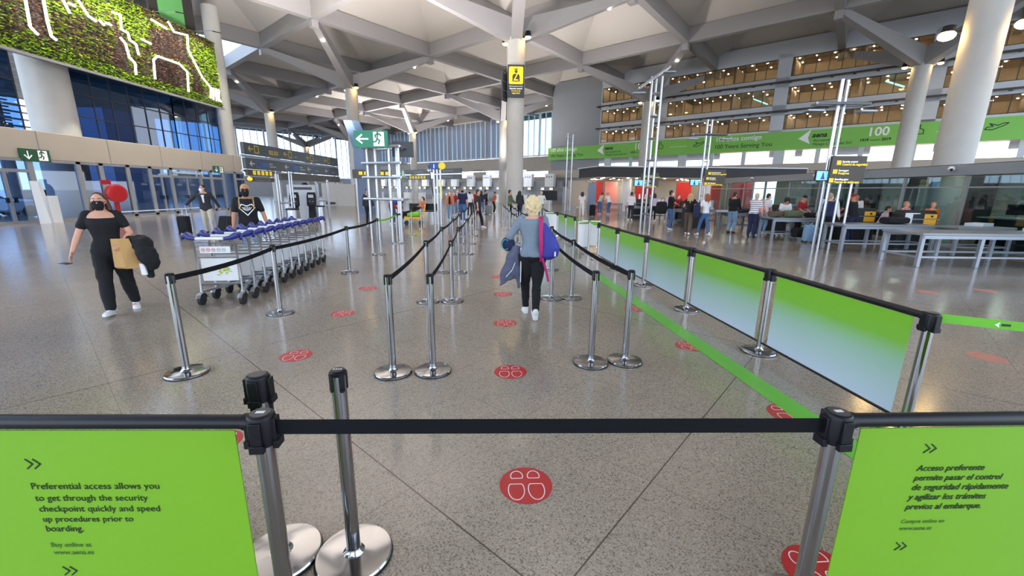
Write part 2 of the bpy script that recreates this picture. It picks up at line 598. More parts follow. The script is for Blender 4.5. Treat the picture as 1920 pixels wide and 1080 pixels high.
cols = {(0, 0): 'round column behind the walking blonde woman, carrying the yellow security sign',
        (1, 0): 'round column rising behind the green exit sign tower',
        (0, 1): 'round column behind the tall tube mast, in front of the office windows',
        (1, 1): 'slim far column just left of the security sign column',
        (2, 0): 'round column above the row of dark direction boards',
        (2, 1): 'far column in front of the blue windows, right of the exit sign tower',
        (3, 1): 'far column partly hidden behind the exit sign column',
        (4, 1): 'tiny far column at the bright far end, above the dark direction boards',
        (-1, 1): 'round column in front of the green banner, next to the big column at right'}
for (i, j), lb in cols.items():
    column(C0 + A2 * i + B2 * j, lb)
column((16.7, 16.5, 0), 'biggest looking column, at right above the security booths, with glowing lamps', 11., .57, 7.5)
column(C0 - A2 - B2, 'unseen round column behind the photographer, put in for its lamplight')  # out of view on the column grid, put in so its lamps light the hall

# ---- right facade: blank panel, three office storeys, green banner, mezzanine
FZ = thing('office_facade', 'pale office front with three rows of warm lit windows above the green banner', 'building', fo(49), RZ)
def fpart(mb, name, m, parent=FZ, **k):
    return mb.build(name, m, parent, **k)
S0, S1 = -28.4, 22.
bays = [(-28.2, -20.7), (-19.9, -9.55), (-8.4, 1.0), (2.1, 11.6), (12.7, 21.9)]
rows = [(7.68, 9.05), (9.95, 11.5), (12.4, 14.05)]
wl = MB()
zs = [(7.35, 7.68), (9.05, 9.95), (11.5, 12.4), (14.05, 15.6)]
for z0, z1 in zs: wl.box(((S0 + S1) / 2, .15, (z0 + z1) / 2), (S1 - S0, .3, z1 - z0))
edges = [S0] + [q for b in bays for q in b] + [S1]
for a, b in zip(edges[::2], edges[1::2]):
    if b - a > .05: wl.box(((a + b) / 2, .15, 10.9), (b - a, .3, 7.1))
fpart(wl, 'wall_panel', 'pale_panel', smooth=False)
for z in (9.35, 11.92):
    r = MB()
    r.bar((S0 - .3, -.45, z), (S1, -.45, z), .12, .14)
    s = S0
    while s < S1:
        r.box((s, -.25, z), (.12, .5, .1)); r.box((s, -.45, z - .1), (.2, .16, .12)); s += 1.55
    fpart(r, 'maintenance_rail', 'frame_dark', smooth=False)
win_n = 0
for ri, (z0, z1) in enumerate(rows):
    for bi, (a, b) in enumerate(bays):
        win_n += 1
        f = MB()
        n = max(1, round((b - a) / .92))
        for k in range(n + 1):
            x = a + (b - a) * k / n
            f.box((x, .08, (z0 + z1) / 2), (.06, .12, z1 - z0))
        for z in (z0 + .03, z1 - .03): f.box(((a + b) / 2, .08, z), (b - a, .12, .06))
        o = fpart(f, 'window_%d' % win_n, 'frame_dark', smooth=False)
        MB().box(((a + b) / 2, .1, (z0 + z1) / 2), (b - a, .012, z1 - z0)).build('pane', 'glass_office', o, smooth=False)
# the lit rooms behind the panes
for z0, z1 in rows:
    rm = MB()
    rm.box(((S0 + S1) / 2, 3.6, (z0 + z1) / 2), (S1 - S0, .1, z1 - z0 + .2))
    rm.box(((S0 + S1) / 2, 1.9, z0 - .1), (S1 - S0, 3.3, .1))
    k = S0
    while k <= S1 + .1:
        rm.box((k, 1.9, (z0 + z1) / 2), (.1, 3.3, z1 - z0)); k += 5.04
    fpart(rm, 'room_lining', 'wood_warm', smooth=False)
    rc = MB().box(((S0 + S1) / 2, 1.9, z1 + .06), (S1 - S0, 3.4, .1))
    fpart(rc, 'room_ceiling', 'beige_wall', smooth=False)
    lm = MB()
    for k in range(38):
        x = S0 + .6 + k * 1.32
        for y in (.75, 2.5):
            lm.cyl((x, y, z1 - .02), (x, y, z1 + .012), .06, n=8)
    fpart(lm, 'downlight_row', 'downlight', smooth=False)['kind'] = 'stuff'
bw = MB().box((-31.9, .15, 9.0), (7.1, .3, 13.4))
struct(bw.build('wall_right', 'gray_panel', loc=fo(49), rz=RZ, smooth=False))
sl = MB()                                # slab over the ground floor, mezzanine back
sl.box((-7, .3, 3.95), (58, 1.2, 1.0)); sl.box((-7, 5.2, 4.5), (58, 10, .1)); sl.box((-7, 5.2, 5.9), (58, 10, .1))
struct(sl.build('trim_60', 'beige_wall', loc=fo(49), rz=RZ, smooth=False))
dots = MB()
for k in range(150):
    if k % 9 < 7: dots.cyl((-26 + k * .3, -.31, 3.8), (-26 + k * .3, -.28, 3.8), .06, n=8)
struct(dots.build('trim_62', 'frame_dark', loc=fo(49), rz=RZ, smooth=False))
mz = MB()
for k in range(16): mz.box((-27 + k * 3.1, .1, 5.15), (.35 if k % 3 else .9, .2, 1.3))
struct(mz.build('trim_61', 'pale_panel', loc=fo(49), rz=RZ, smooth=False))
mw = MB()
for a_, b_ in ((-14., -9.4), (-8.3, -7.2), (-6.6, -4.4), (-1.6, 2.4), (3, 6.5), (9, 13), (15, 20)): mw.box(((a_ + b_) / 2, .9, 5.2), (b_ - a_, .05, 1.2))
struct(mw.build('window_40', mat('mezzanine_light', (250, 240, 232), emit=(255, 240, 228), power=1.1), loc=fo(49), rz=RZ, smooth=False))

BN = thing('facade_banner', 'long green anniversary banner stretched across the office front', 'banner', fo(48.7), RZ)
MB().box((-9, 0, 6.62), (54.2, .06, 1.66)).build('cloth', 'banner_green', BN, smooth=False)
def banner_set(s):
    text('100 años contigo', .62, 'white_ink', BN, (s, -.05, 6.92), bold=.01)
    text('100 Years Serving You', .58, 'dark_ink', BN, (s - .05, -.05, 6.2))
    MB().prism([(0, 0), (.95, -.5), (.75, .05), (.9, .75)], lambda x, y, d: V((s + 7.35 + x, -.04 - d, 6.72 + y)), .01).build('logo', 'white_ink', BN, smooth=False)
    text('aena', .6, 'dark_ink', BN, (s + 8.4, -.05, 6.78), bold=.018, shear=.2)
    text('Aeropuerto de\nMálaga-Costa del Sol', .34, 'dark_ink', BN, (s + 8.5, -.05, 6.4), shear=.2)
    text('100', .98, 'white_ink', BN, (s + 12.3, -.05, 6.62), bold=.02)
    text('1919 ------- 2019', .3, 'dark_ink', BN, (s + 11.9, -.05, 6.2), bold=.01)
    ic = MB()
    c = s + 15.3
    ic.strokes([[(c, 6.55), (c + .55, 6.55), (c + .55, 6.85), (c + .3, 7.0), (c + .3, 7.25), (c + .1, 7.25), (c + .1, 7.0), (c, 6.85), (c, 6.55)],
               ], .05, lambda x, y, d: V((x, -.04 - d, y)), .01)
    ic.build('pictogram', 'dark_ink', BN, smooth=False); ic = MB()
    c = s + 19.3
    ic.strokes([[(c - .1, 6.6), (c + .3, 6.55), (c + .9, 6.85), (c + 1.05, 7.0), (c + .8, 7.0), (c + .55, 6.85), (c + .1, 7.0), (c + .3, 6.8), (c, 6.75), (c - .1, 6.6)]], .06, lambda x, y, d: V((x, -.04 - d, y)), .01)
    ic.build('pictogram', 'dark_ink', BN, smooth=False)
    MB().strokes([[(s + 16.6, 6.65), (s + 18.5, 6.65)]], .03, lambda x, y, d: V((x, -.04 - d, y)), .01).build('line', 'white_ink', BN, smooth=False)
for s in (-35.7, -14.3, 7.2): banner_set(s)
# slanted glowing bars behind the office panes stand in for reflections of linear lights
for i, (s, z) in enumerate(((-22.6, 10.6), (-11.6, 10.7), (-1.5, 10.9))):
    MB().bar((s, 1.4, z + .35), (s + 1.3, 1.4, z - .3), .22, .1).build('pane_reflection', mat('reflection_cyan_%d' % i, (150, 235, 245), emit=(150, 235, 250), power=2.0), FZ, smooth=False)

# ---- far wall and bright end wall
def window_band(prefix, o, rz, x0, x1, z0, z1, step, group, blind, idx, y=0., cyan='glass_cyan'):
    k, x = idx, x0
    while x < x1 - .5:
        xe = min(x + step, x1)
        f = MB()
        for q in (x + .08, xe - .08): f.box((q, 0, (z0 + z1) / 2), (.16, .3, z1 - z0))
        for q in (z0 + .1, z1 - .1): f.box(((x + xe) / 2, 0, q), (xe - x, .3, .2))
        n = 4
        for q in range(1, n):
            f.box((x + (xe - x) * q / n, -.02, (z0 + z1) / 2), (.1, .2, z1 - z0))
        b = struct(f.build('window_%d' % k, 'white_paint', loc=o, rz=rz, smooth=False))
        MB().box(((x + xe) / 2, .1, (z0 + z1) / 2), (xe - x, .02, z1 - z0)).build('pane', cyan, b, smooth=False)
        if blind:
            d = MB()
            for q in range(n):
                a = x + (xe - x) * q / n
                d.box((a + (xe - x) / n / 2, .0, (z0 + z1) / 2), ((xe - x) / n - .3, .02, z1 - z0 - .3))
            d.build('blind', BLIND, b, smooth=False)
        x = xe; k += 1
    return k
BLIND = bpy.data.materials.new('window_blind')
BLIND.use_nodes = True
t_ = BLIND.node_tree; t_.nodes.clear()
o_ = t_.nodes.new('ShaderNodeOutputMaterial'); a_ = t_.nodes.new('ShaderNodeBsdfTransparent'); a_.inputs[0].default_value = lin((150, 154, 168))
d_ = t_.nodes.new('ShaderNodeBsdfDiffuse'); d_.inputs[0].default_value = lin((200, 203, 214))
m_ = t_.nodes.new('ShaderNodeMixShader'); m_.inputs[0].default_value = .5
t_.links.new(a_.outputs[0], m_.inputs[1]); t_.links.new(d_.outputs[0], m_.inputs[2]); t_.links.new(m_.outputs[0], o_.inputs[0])

wf = MB()
wf.box((-75, .3, 2.0), (66, .6, 4.0)); wf.box((-75, .3, 6.2), (66, .6, 2.4)); wf.box((-75, .3, 15.1), (66, .6, 1.2))
wf.box((-40.5, .3, 8.5), (.6, .6, 17)); wf.box((-60.5, .3, 4.5), (3, .6, 2))
struct(wf.build('wall_far', 'beige_wall', loc=fo(59), rz=RZ, smooth=False))
kk = window_band('far', fo(59), RZ, -108, -53, 7.45, 14.5, 5.5, '', True, 50)
kk = window_band('far', fo(59), RZ, -50.5, -40.7, 7.45, 14.5, 4.9, '', False, kk)
MB().box((-75, .5, 4.5), (66, .05, 1.0)).build('window_49', 'glass_pale', loc=fo(59), rz=RZ, smooth=False)['kind'] = 'structure'
sw = MB().box((-35.6, 5, 8.5), (.3, 10, 17))
struct(sw.build('wall_back', 'gray_panel', loc=fo(49), rz=RZ, smooth=False))
eo = D2 * -106.5 + M2 * 59
ew = MB().box((-20, .3, 15), (62, .6, 1.3)); ew.box((-20, .3, 2), (62, .6, 4))
struct(ew.build('wall_end', 'pale_panel', loc=eo, rz=RZ + PI / 2, smooth=False))
window_band('end', eo, RZ + PI / 2, -44, 0, 4.0, 14.4, 5.5, '', False, kk, 0, 'glass_pale')
# ------------------------------------------------------------------ left wall: doors, metal band, blue glass, green wall
XL = -22.4
def wl_pt(px, py):                       # photo pixel -> (y, z) on the left wall
    d = RIGHT * (px - 960) + UPR * (540 - py) + FW * FPX
    k = (XL + .4) / d.x
    return d.y * k, CAM_H + d.z * k
bd = MB(); bd.box((XL - .25, 22.6, 3.55), (.5, 26.0, 1.3))
struct(bd.build('wall_left', 'beige_wall', bevel=.03))
bd = MB()
for y in (13.5, 17.0, 20.5, 24., 27.5, 31., 34.5): bd.box((XL + .005, y, 3.55), (.02, .03, 1.28))
struct(bd.build('trim_70', 'frame_gray', smooth=False))
# the doors below the band
dn = 0
ybs = [9.6, 12.9, 16.0, 17.7, 19.9, 22.1, 23.3, 24.9, 26.4, 28.0, 30.6, 31.7, 33.0, 34.4, 35.6]
for k, (a, b) in enumerate(zip(ybs, ybs[1:])):
    f = MB()
    for y in (a + .06, b - .06): f.box((XL, y, 1.45), (.14, .12, 2.9))
    for z in (.06, 2.84): f.box((XL, (a + b) / 2, z), (.14, b - a, .12))
    leafy = k in (2, 3, 8, 9, 10, 11, 13)
    if leafy:
        f.box((XL, (a + b) / 2, 2.35), (.16, b - a, .14))
        if b - a > 1.4: f.box((XL, (a + b) / 2, 1.2), (.12, .12, 2.4))
    nm = ('door_%d' if leafy else 'window_%d') % (k + 1 + (0 if leafy else 80))
    o = struct(f.build(nm, 'frame_gray', smooth=False))
    MB().box((XL, (a + b) / 2, 1.45), (.016, b - a - .2, 2.75)).build('pane', 'glass_door', o, smooth=False)
    if leafy:
        h = MB()
        for y in ((a + b) / 2 - .16, (a + b) / 2 + .16): h.box((XL + .1, y, 1.05), (.08, .1, .22))
        h.build('door_handle', 'black_plastic', o)
hr = MB().bar((XL + .12, 23.4, .28), (XL + .12, 30.4, .28), .05, .06)
struct(hr.build('trim_71', 'white_paint', smooth=False))
al = MB().box((XL + .12, 29.3, 2.62), (.24, 2.6, .16))
struct(al.build('trim_72', 'brushed', smooth=False, bevel=.02))
# blue glass above the band, with mullions
kk = 90
for a, b in ((9.6, 21.), (23.6, 30.4), (30.4, 34.8)):
    f = MB()
    n = round((b - a) / 1.15)
    for k in range(n + 1): f.box((XL - 1.0, a + (b - a) * k / n, 8.1), (.05, .05, 8.2))
    for z in (4.2, 5.35, 6.5, 7.65, 8.9, 10.2, 11.4, 12.2): f.box((XL - 1.0, (a + b) / 2, z), (.07, b - a, .05))
    o = struct(f.build('window_%d' % kk, 'frame_dark', smooth=False)); kk += 1
    MB().box((XL - 1.02, (a + b) / 2, 8.2), (.016, b - a, 8.)).build('pane', 'glass_blue', o, smooth=False)
cl = MB().cyl((XL - 1.3, 22.75, 0), (XL - 1.3, 22.75, 13), .9, n=40)
struct(cl.build('trim_73', 'concrete'), 'thick round column standing in the blue glass wall')
cl = MB().cyl((XL - .75, 35.3, 0), (XL - .75, 35.3, 15), .55, n=28)
struct(cl.build('trim_74', 'concrete'))
gp = MB().box((XL - .8, 31.5, 13.4), (.1, 4, 4))
o = struct(gp.build('window_96', 'frame_dark', smooth=False)); 
MB().box((XL - .7, 31.3, 13.4), (.06, 2.2, 3.8)).build('pane', mat('green_film', (110, 190, 110), rough=.3, noise=.05), o, smooth=False)
# what stands outside
ob = MB()
ob.box((-42, 45.5, 4.5), (5, 6, 9))
t = thing('terminal_canopy_building', 'dark blue building seen through the blue glass above the doors', 'building', (0, 0, 0))
ob.build('wall', mat('outside_blue', (120, 140, 175), rough=.6, noise=.1, scale=.5), t, smooth=False)
lv = MB()
for k in range(34):
    z = 4.2 + k * .23
    lv.box((-36.5, 27., z), (.12, 10, .1))
    if k % 2 == 0: lv.box((-33.5, 31.5, z), (.12, 5, .1))
lv.build('louvre', 'frame_gray', t, smooth=False)
po = MB()
for y in (12, 17, 23.5, 26, 29, 33): po.cyl((-34, y, 0), (-34, y, 12), .35, n=14)
po.build('wall_post', 'gray_panel', t)['kind'] = 'stuff'
def car(loc, rz, m, label):
    c = thing('parked_car', label, 'car', loc, rz, 'cars parked outside the doors')
    b = MB().loft([(V((x, 0, .62)), V((0, .85 * w_, 0)), V((0, 0, h_))) for x, w_, h_ in ((-2.1, .85, .25), (-1.9, 1, .36), (0, 1, .4), (1.9, 1, .34), (2.1, .85, .22))], 16, e=.5)
    b.build('body', m, c)
    MB().loft([(V((0, 0, z)), V((l, 0, 0)), V((0, wd, 0))) for z, l, wd in ((.95, 1.5, .8), (1.4, .95, .68), (1.46, .8, .6))], 16, e=.5).build('cabin', 'desk_dark', c)
    for x in (-1.3, 1.3):
        for y in (-.86, .7): MB().cyl((x, y, .32), (x, y + .16, .32), .32, n=18).build('wheel', 'rubber', c)
car((-27, 24.6, 0), 1.3, 'white_paint', 'white car parked outside the far left glass doors')
car((-30, 23., 0), 1.2, 'cloth_charcoal', 'dark car parked behind the white one outside the doors')
# living wall
GX = XL + .4
gw = thing('living_wall', 'green plant wall with brown shapes and white light strips above the blue glass', 'plant wall', (GX, 0, 0))
MB().box((-.3, 23.85, 9.75), (.5, 19.5, 4.5)).build('planter_box', 'desk_dark', gw, smooth=False)
MB().bar((.02, 14.1, 7.46), (.02, 33.62, 7.46), .16, .12).build('tray', 'frame_gray', gw, smooth=False)
def region(px_list):
    return [wl_pt(*p) for p in px_list]
def inside(y, z, poly):
    r = False
    for (y0, z0), (y1, z1) in zip(poly, poly[1:] + poly[:1]):
        if (z0 > z) != (z1 > z) and y < (y1 - y0) * (z - z0) / (z1 - z0) + y0: r = not r
    return r
brown = [region(q) for q in (
    [(45, -20), (52, 52), (66, 68), (98, 76), (88, 60), (80, 0), (75, -20)],
    [(212, 28), (222, 55), (238, 78), (236, 105), (250, 140), (215, 125), (205, 110), (220, 80), (205, 35)],
    [(286, 148), (283, 112), (290, 105), (332, 120), (347, 135), (349, 172)],
    [(345, 90), (372, 145), (390, 185), (360, 180), (362, 155)],
    [(282, 50), (345, 66), (348, 92), (352, 120), (284, 100)])]
olive = [region(q) for q in ([(95, 20), (205, 45), (222, 85), (210, 128), (100, 75)], [(240, 70), (282, 60), (283, 150), (248, 138)], [(0, -40), (40, 0), (45, 60), (0, 60)])]
lightg = [region(q) for q in ([(150, -30), (260, 10), (280, 50), (270, 90), (225, 55), (215, 20), (175, 30)], [(360, 95), (405, 85), (412, 170), (385, 150)])]
lv = MB()
y = 14.2
rnd = random.Random(3)
while y < 33.5:
    z = 7.55
    while z < 11.98:
        yy, zz = y + rnd.uniform(-.05, .05), z + rnd.uniform(-.04, .04)
        if zz < 8.05: c = rnd.choice((0, 0, 0, 1))
        elif any(inside(yy, zz, p) for p in brown): c = rnd.choice((3, 3, 3, 4))
        elif any(inside(yy, zz, p) for p in lightg): c = rnd.choice((0, 0, 5, 1))
        elif any(inside(yy, zz, p) for p in olive): c = rnd.choice((1, 2, 2, 3))
        elif zz > 11.5: c = rnd.choice((2, 2, 3))
        else: c = rnd.choice((1, 0, 2, 5))
        lv.cur = c
        L = rnd.uniform(.1, .2) if c != 3 else rnd.uniform(.06, .12)
        for q in range(4):
            a = rnd.uniform(-1.2, 1.2); up = rnd.uniform(-.5, .7)
            d = V((1, math.sin(a), up)).normalized() * L
            sd = V((0, .05, .03 * math.sin(a)))
            p = V((-.04, yy, zz))
            lv.add([p - sd * .4, p + d * .55 - sd, p + d, p + d * .55 + sd, p + sd * .4], [(0, 1, 2, 3, 4)])
        z += .13
    y += .13
lm = [mat('leaf_' + n, c, rough=.55, noise=.25, scale=9) for n, c in (('lime', (178, 208, 52)), ('green', (140, 172, 48)), ('olive', (142, 135, 66)), ('brown', (158, 118, 92)), ('dusk', (110, 82, 66)), ('bright', (202, 226, 84)))]
o = lv.build('foliage', lm, gw, smooth=False); o['kind'] = 'stuff'
strips = [[(41, -30), (41, 0), (50, 50), (65, 65)], [(75, -20), (75, 0), (82, 38), (90, 68), (100, 75)], [(112, 0), (125, 25)], [(122, 5), (135, 12)], [(140, 0), (160, 30), (175, 40)],
          [(180, 37), (190, 47)], [(192, 42), (203, 47)], [(205, 22), (220, 28), (222, 55), (235, 62), (238, 75), (250, 83), (255, 103)],
          [(220, 70), (230, 82), (237, 107), (248, 118), (250, 140)], [(260, 73), (278, 82)], [(278, 36), (308, 54)],
          [(310, 40), (322, 60), (347, 66), (348, 92), (358, 112), (375, 145), (390, 163), (411, 191)],
          [(286, 148), (283, 112), (290, 105), (332, 120), (347, 135), (349, 172)], [(391, 163), (391, 184)], [(396, 165), (396, 187)], [(401, 166), (402, 189)], [(406, 168), (407, 190)]]
for st in strips:
    pts = [wl_pt(*p) for p in st]
    b = MB()
    for (y0, z0), (y1, z1) in zip(pts, pts[1:]):
        b.bar((.16, y0, z0), (.16, y1, z1), .07, .085)
    b.build('light_strip', 'led_strip', gw, smooth=False)
for k, y in enumerate((21.5, 25., 28.6, 31.8)):
    t = thing('wall_lamp', 'thin black arm lamp reaching out over the plant wall, %s from the left' % ordinal(k), 'lamp', (GX, y, 12.15), 0, 'arm lamps over the plant wall')
    MB().tube([(-.2, 0, 0), (1.0, 0, .05), (1.35, 0, .0)], .025, 6).build('arm', 'silver_paint', t)
    MB().loft([(V((1.2, 0, .0)), V((0, .1, 0)), V((0, 0, .03))), (V((1.75, 0, -.1)), V((0, .06, 0)), V((0, 0, .025)))], 10).build('head', 'black_plastic', t)
    sp = bpy.data.lights.new('lamp_beam', 'SPOT'); sp.energy = 900; sp.spot_size = math.radians(110); sp.spot_blend = .8; sp.shadow_soft_size = .1; sp.color = (1, .95, .8)
    so = bpy.data.objects.new('lamp_beam', sp); COL.objects.link(so); so.parent = t; so.location = (1.7, 0, -.16)
    so.rotation_euler = V((-1.5, 0, -2.2)).to_track_quat('-Z', 'Y').to_euler()
# exit signs
RUN = [[(-.02, .33), (.1, .3), (.2, .2)], [(-.02, .33), (-.18, .22), (-.16, .1)], [(0, .3), (-.06, .02)], [(-.06, .02), (.1, -.1), (.02, -.3)], [(-.06, .02), (-.14, -.16), (-.3, -.18)]]
def runner(k, fl=1, ox=0, oz=0):
    return [[(ox + x * k * fl, oz + z * k) for x, z in l] for l in RUN]
def exit_sign(name, label, loc, rz, w_, h_, arrow, m='sign_green'):
    t = thing(name, label, 'sign', loc, rz)
    MB().box((0, 0, h_ / 2), (w_, .08, h_)).build('panel', m, t, bevel=.008)
    f = lambda x, y, d: V((x, -.041 - d, y + h_ / 2))
    k = h_
    a = MB()
    if arrow == 'left': a.strokes([[(-.08 * w_, 0), (-.4 * w_, 0)], [(-.26 * w_, .24 * k), (-.41 * w_, 0), (-.26 * w_, -.24 * k)]], .1 * k, f, .004)
    else: a.strokes([[(-.26 * w_, .3 * k), (-.26 * w_, -.28 * k)], [(-.38 * w_, -.02 * k), (-.26 * w_, -.3 * k), (-.14 * w_, -.02 * k)]], .09 * k, f, .004)
    a.build('arrow', 'sign_white', t, smooth=False)
    x0, x1 = .08 * w_, .4 * w_
    MB().prism([(x0, -.42 * k), (x1, -.42 * k), (x1, .42 * k), (x0, .42 * k)], f, .003).build('doorway', 'sign_white', t, smooth=False)
    r = MB().strokes(runner(k * .95, 1, (x0 + x1) / 2 - .02 * w_, 0), .085 * k, lambda x, y, d: f(x, y, d + .003), .003)
    r.ell(f((x0 + x1) / 2 - .03 * w_, .37 * k, .005), (.06 * k, .004, .06 * k))
    r.build('running_figure', m, t, smooth=False)
    return t
y0, z0 = wl_pt(82, 303)
exit_sign('exit_sign', 'green exit sign with a down arrow on the metal band at far left', (XL + .06, y0, z0), PI / 2, 1.25, .55, 'down', 'sign_dkgreen')
y0, z0 = wl_pt(424, 325)
exit_sign('exit_sign', 'small green exit sign with down arrow above the distant doors behind the man with suitcases', (XL + .06, y0 - .3, 2.75), PI / 2, 1.1, .5, 'down', 'sign_dkgreen')
# white pedestal by the doors
p = ground(77, 418)
t = thing('white_pedestal', 'white slanted pedestal with a lower step standing in front of the left glass doors', 'pedestal', (XL + .8, 19.4, 0), PI / 2 * .9)
MB().loft([(V((0, 0, 0)), V((.3, 0, 0)), V((0, .18, 0))), (V((-.12, 0, 1.9)), V((.2, 0, 0)), V((0, .12, 0)))], 4).build('column', 'white_paint', t, smooth=False)
MB().box((.32, 0, .62), (.36, .3, 1.24)).build('step', 'white_paint', t, smooth=False, bevel=.01)
# ------------------------------------------------------------------ queue barriers
def cap_slots(mb, z, r, h=.075):
    mb.lathe([(r + .001, z - .012), (r + .004, z - .006), (r + .004, z + .004), (r - .004, z + .012), (0, z + .013)], 24)
    for k in range(4):
        a = PI / 4 + k * PI / 2
        R = Matrix.Rotation(a, 3, 'Z')
        mb.box(R @ V((r + .001, 0, z - h / 2)), (.008, .022, h), R)
        mb.cyl(R @ V((r - .003, 0, z - h)), R @ V((r + .005, 0, z - h)), .011, n=10)
    return mb

def base_disc(t, r=.178):
    MB().lathe([(0, .0), (r, .0), (r, .018), (r - .006, .026), (r - .02, .028), (.1, .03), (.05, .034), (.036, .05), (.034, .06)], 40).build('base', 'steel', t)
    MB().lathe([(r + .002, 0), (r + .003, .006), (r - .01, .007)], 40).build('rubber_foot', 'rubber', t)

def stanchion(loc, label, group, h=.965, rz=.1):
    t = thing('barrier_post', label, 'barrier post', loc, rz, group)
    base_disc(t)
    MB().cyl((0, 0, .03), (0, 0, h - .01), .0315, n=24).build('pole', 'steel', t)
    cap_slots(MB(), h, .0315).build('cap', 'black_plastic', t)
    return t
def head_post(loc, label, group, h=.95, rz=0.):
    """a post with the thick black head that carries banner rails"""
    t = thing('barrier_post', label, 'barrier post', loc, rz, group)
    base_disc(t)
    MB().cyl((0, 0, .03), (0, 0, h - .02), .0315, n=24).build('pole', 'steel', t)
    hd = MB()
    hd.lathe([(.036, h - .125), (.045, h - .118), (.048, h - .02), (.045, h - .004), (.04, h), (0, h)], 24)
    for k in range(4):
        R = Matrix.Rotation(k * PI / 2, 3, 'Z')
        hd.box(R @ V((.044, 0, h - .065)), (.022, .04, .1), R)
        hd.box(R @ V((.05, 0, h - .115)), (.02, .05, .03), R)
    hd.build('head', 'black_plastic', t, bevel=.002)
    MB().cyl((0, 0, h), (0, 0, h + .003), .034, n=24).build('lid', 'dark_board', t)
    return t
def belt(p0, p1, label, group, m='belt_black', z=.925, h=.052, sag=.025, name='retractable_belt', gap=.034):
    p0, p1 = V((p0[0], p0[1], 0)), V((p1[0], p1[1], 0))
    d = (p1 - p0)
    L = d.length; d.normalize()
    nrm = V((-d.y, d.x, 0)) * .0016
    mb = MB(); secs = []
    n = 12
    for i in range(n + 1):
        f = i / n
        p = p0 + d * (gap + (L - 2 * gap) * f) + V((0, 0, z - sag * 4 * f * (1 - f)))
        hh = h / 2
        secs.append([p - nrm - V((0, 0, hh)), p + nrm - V((0, 0, hh)), p + nrm + V((0, 0, hh)), p - nrm + V((0, 0, hh))])
    vs = [q for s_ in secs for q in s_]
    fs = [(0, 1, 2, 3), tuple(range(len(vs) - 1, len(vs) - 5, -1))]
    for i in range(n):
        for e in range(4): fs.append((i * 4 + e, i * 4 + (e + 1) % 4, i * 4 + 4 + (e + 1) % 4, i * 4 + 4 + e))
    c = (p0 + p1) / 2
    mb.add([q - c for q in vs], fs)
    o = mb.build(name, m, loc=c)
    return tag(o, label, 'belt', group)

def gp(px, py):
    g = ground(px, py); return (g.x, g.y, 0)
proto = stanchion((0, 50, 0), 'x', 'x')
first_used = [False]
def post(loc, label, group):
    if not first_used[0]:
        first_used[0] = True
        proto.location = (loc[0], loc[1], 0); proto['label'] = label; proto['group'] = group
        return proto
    return dup(proto, (loc[0], loc[1], 0), random.uniform(-.2, .2), label, group)

def row(pts, name, group, skip_belt=(), green=()):
    for i, p in enumerate(pts):
        post(p, 'steel belt post, %s from the front, %s' % (ordinal(i), name), group)
        if i and i not in skip_belt:
            belt(pts[i - 1], p, '%s belt between %s and %s posts, %s' % ('lime green' if i in green else 'black', ordinal(i - 1), ordinal(i), name), group + ' belts',
                 'belt_green' if i in green else 'belt_black', sag=.03 if i not in green else .06)
rowA = [gp(351, 700), gp(526, 587.5), gp(655.8, 511), gp(710.8, 477.5), (-3.77, 13.58, 0), (-3.88, 16.06, 0), (-4.08, 18.7, 0)]
row(rowA, 'row beside the trolleys', 'belt posts beside the trolleys', green=(4,))
def ext(a, b, n):
    out = [a, b]
    d = (V(b) - V(a))
    while len(out) < n: out.append(tuple(V(out[-1]) + d * .97))
    return out
rowF = [gp(737.5, 699), gp(802.5, 566), (-1.49, 8.71, 0), (-1.62, 11.3, 0), (-1.75, 13.6, 0), (-1.9, 16.0, 0), (-2.0, 18.4, 0)]
rowG = [gp(812, 696), gp(848, 565), (-1.14, 8.73, 0), (-1.25, 11.35, 0), (-1.36, 13.6, 0), (-1.5, 16.0, 0), (-1.62, 18.4, 0)]
row(rowF, 'outer row left of the aisle', 'belt posts left of the aisle, outer row')
row(rowG, 'inner row left of the aisle', 'belt posts left of the aisle, inner row')
rowK = [gp(1107.5, 681), (.65, 6.63, 0), (.45, 9.15, 0), (.25, 11.6, 0), (.1, 14., 0), (-.1, 16.4, 0), (-.25, 18.6, 0), (-.4, 20.8, 0), (-.55, 23.2, 0)]
rowL = [gp(1171, 677.5), gp(1071, 559), (.87, 9.19, 0), (.66, 11.7, 0), (.47, 14.1, 0), (.28, 16.5, 0), (.12, 18.8, 0), (-.03, 21.0, 0), (-.2, 23.3, 0)]
row(rowK, 'inner row right of the aisle', 'belt posts right of the aisle, inner row')
row(rowL, 'outer row right of the aisle', 'belt posts right of the aisle, outer row')

# the banner fence along the right of the queue
PF = [(2.9, 2.75, 0), (2.78, 4.38, 0), (2.64, 6.05, 0), (2.5, 7.7, 0), (2.34, 9.25, 0), (2.23, 10.75, 0)]
PG = [(1.98, 13.25, 0), (1.85, 14.6, 0), (1.71, 15.95, 0)]
hp = None
def hpost(loc, label, group):
    global hp
    if hp is None:
        hp = head_post(loc, label, group, rz=.08); return hp
    return dup(hp, loc, .08, label, group)
def banner_span(a, b, label, group, print_m='queue_print', zt=.885, zb=.13, texts=None, margin=.11):
    a, b = V(a), V(b)
    d = b - a; L = d.length
    t = thing('queue_banner', label, 'banner', a, math.atan2(d.y, d.x), group)
    r = MB().cyl((.045, 0, .915), (L - .045, 0, .915), .026, n=16)
    for x in (.045, L - .045): r.cyl((x - .015, 0, .915), (x + .015, 0, .915), .031, n=16)
    r.build('top_rail', 'black_plastic', t)
    MB().cyl((.036, 0, .115), (L - .036, 0, .115), .011, n=10).build('bottom_rail', 'black_plastic', t)
    MB().box((L / 2, 0, (zt + zb) / 2), (L - 2 * margin, .004, zt - zb)).build('print', print_m, t, smooth=False)
    return t
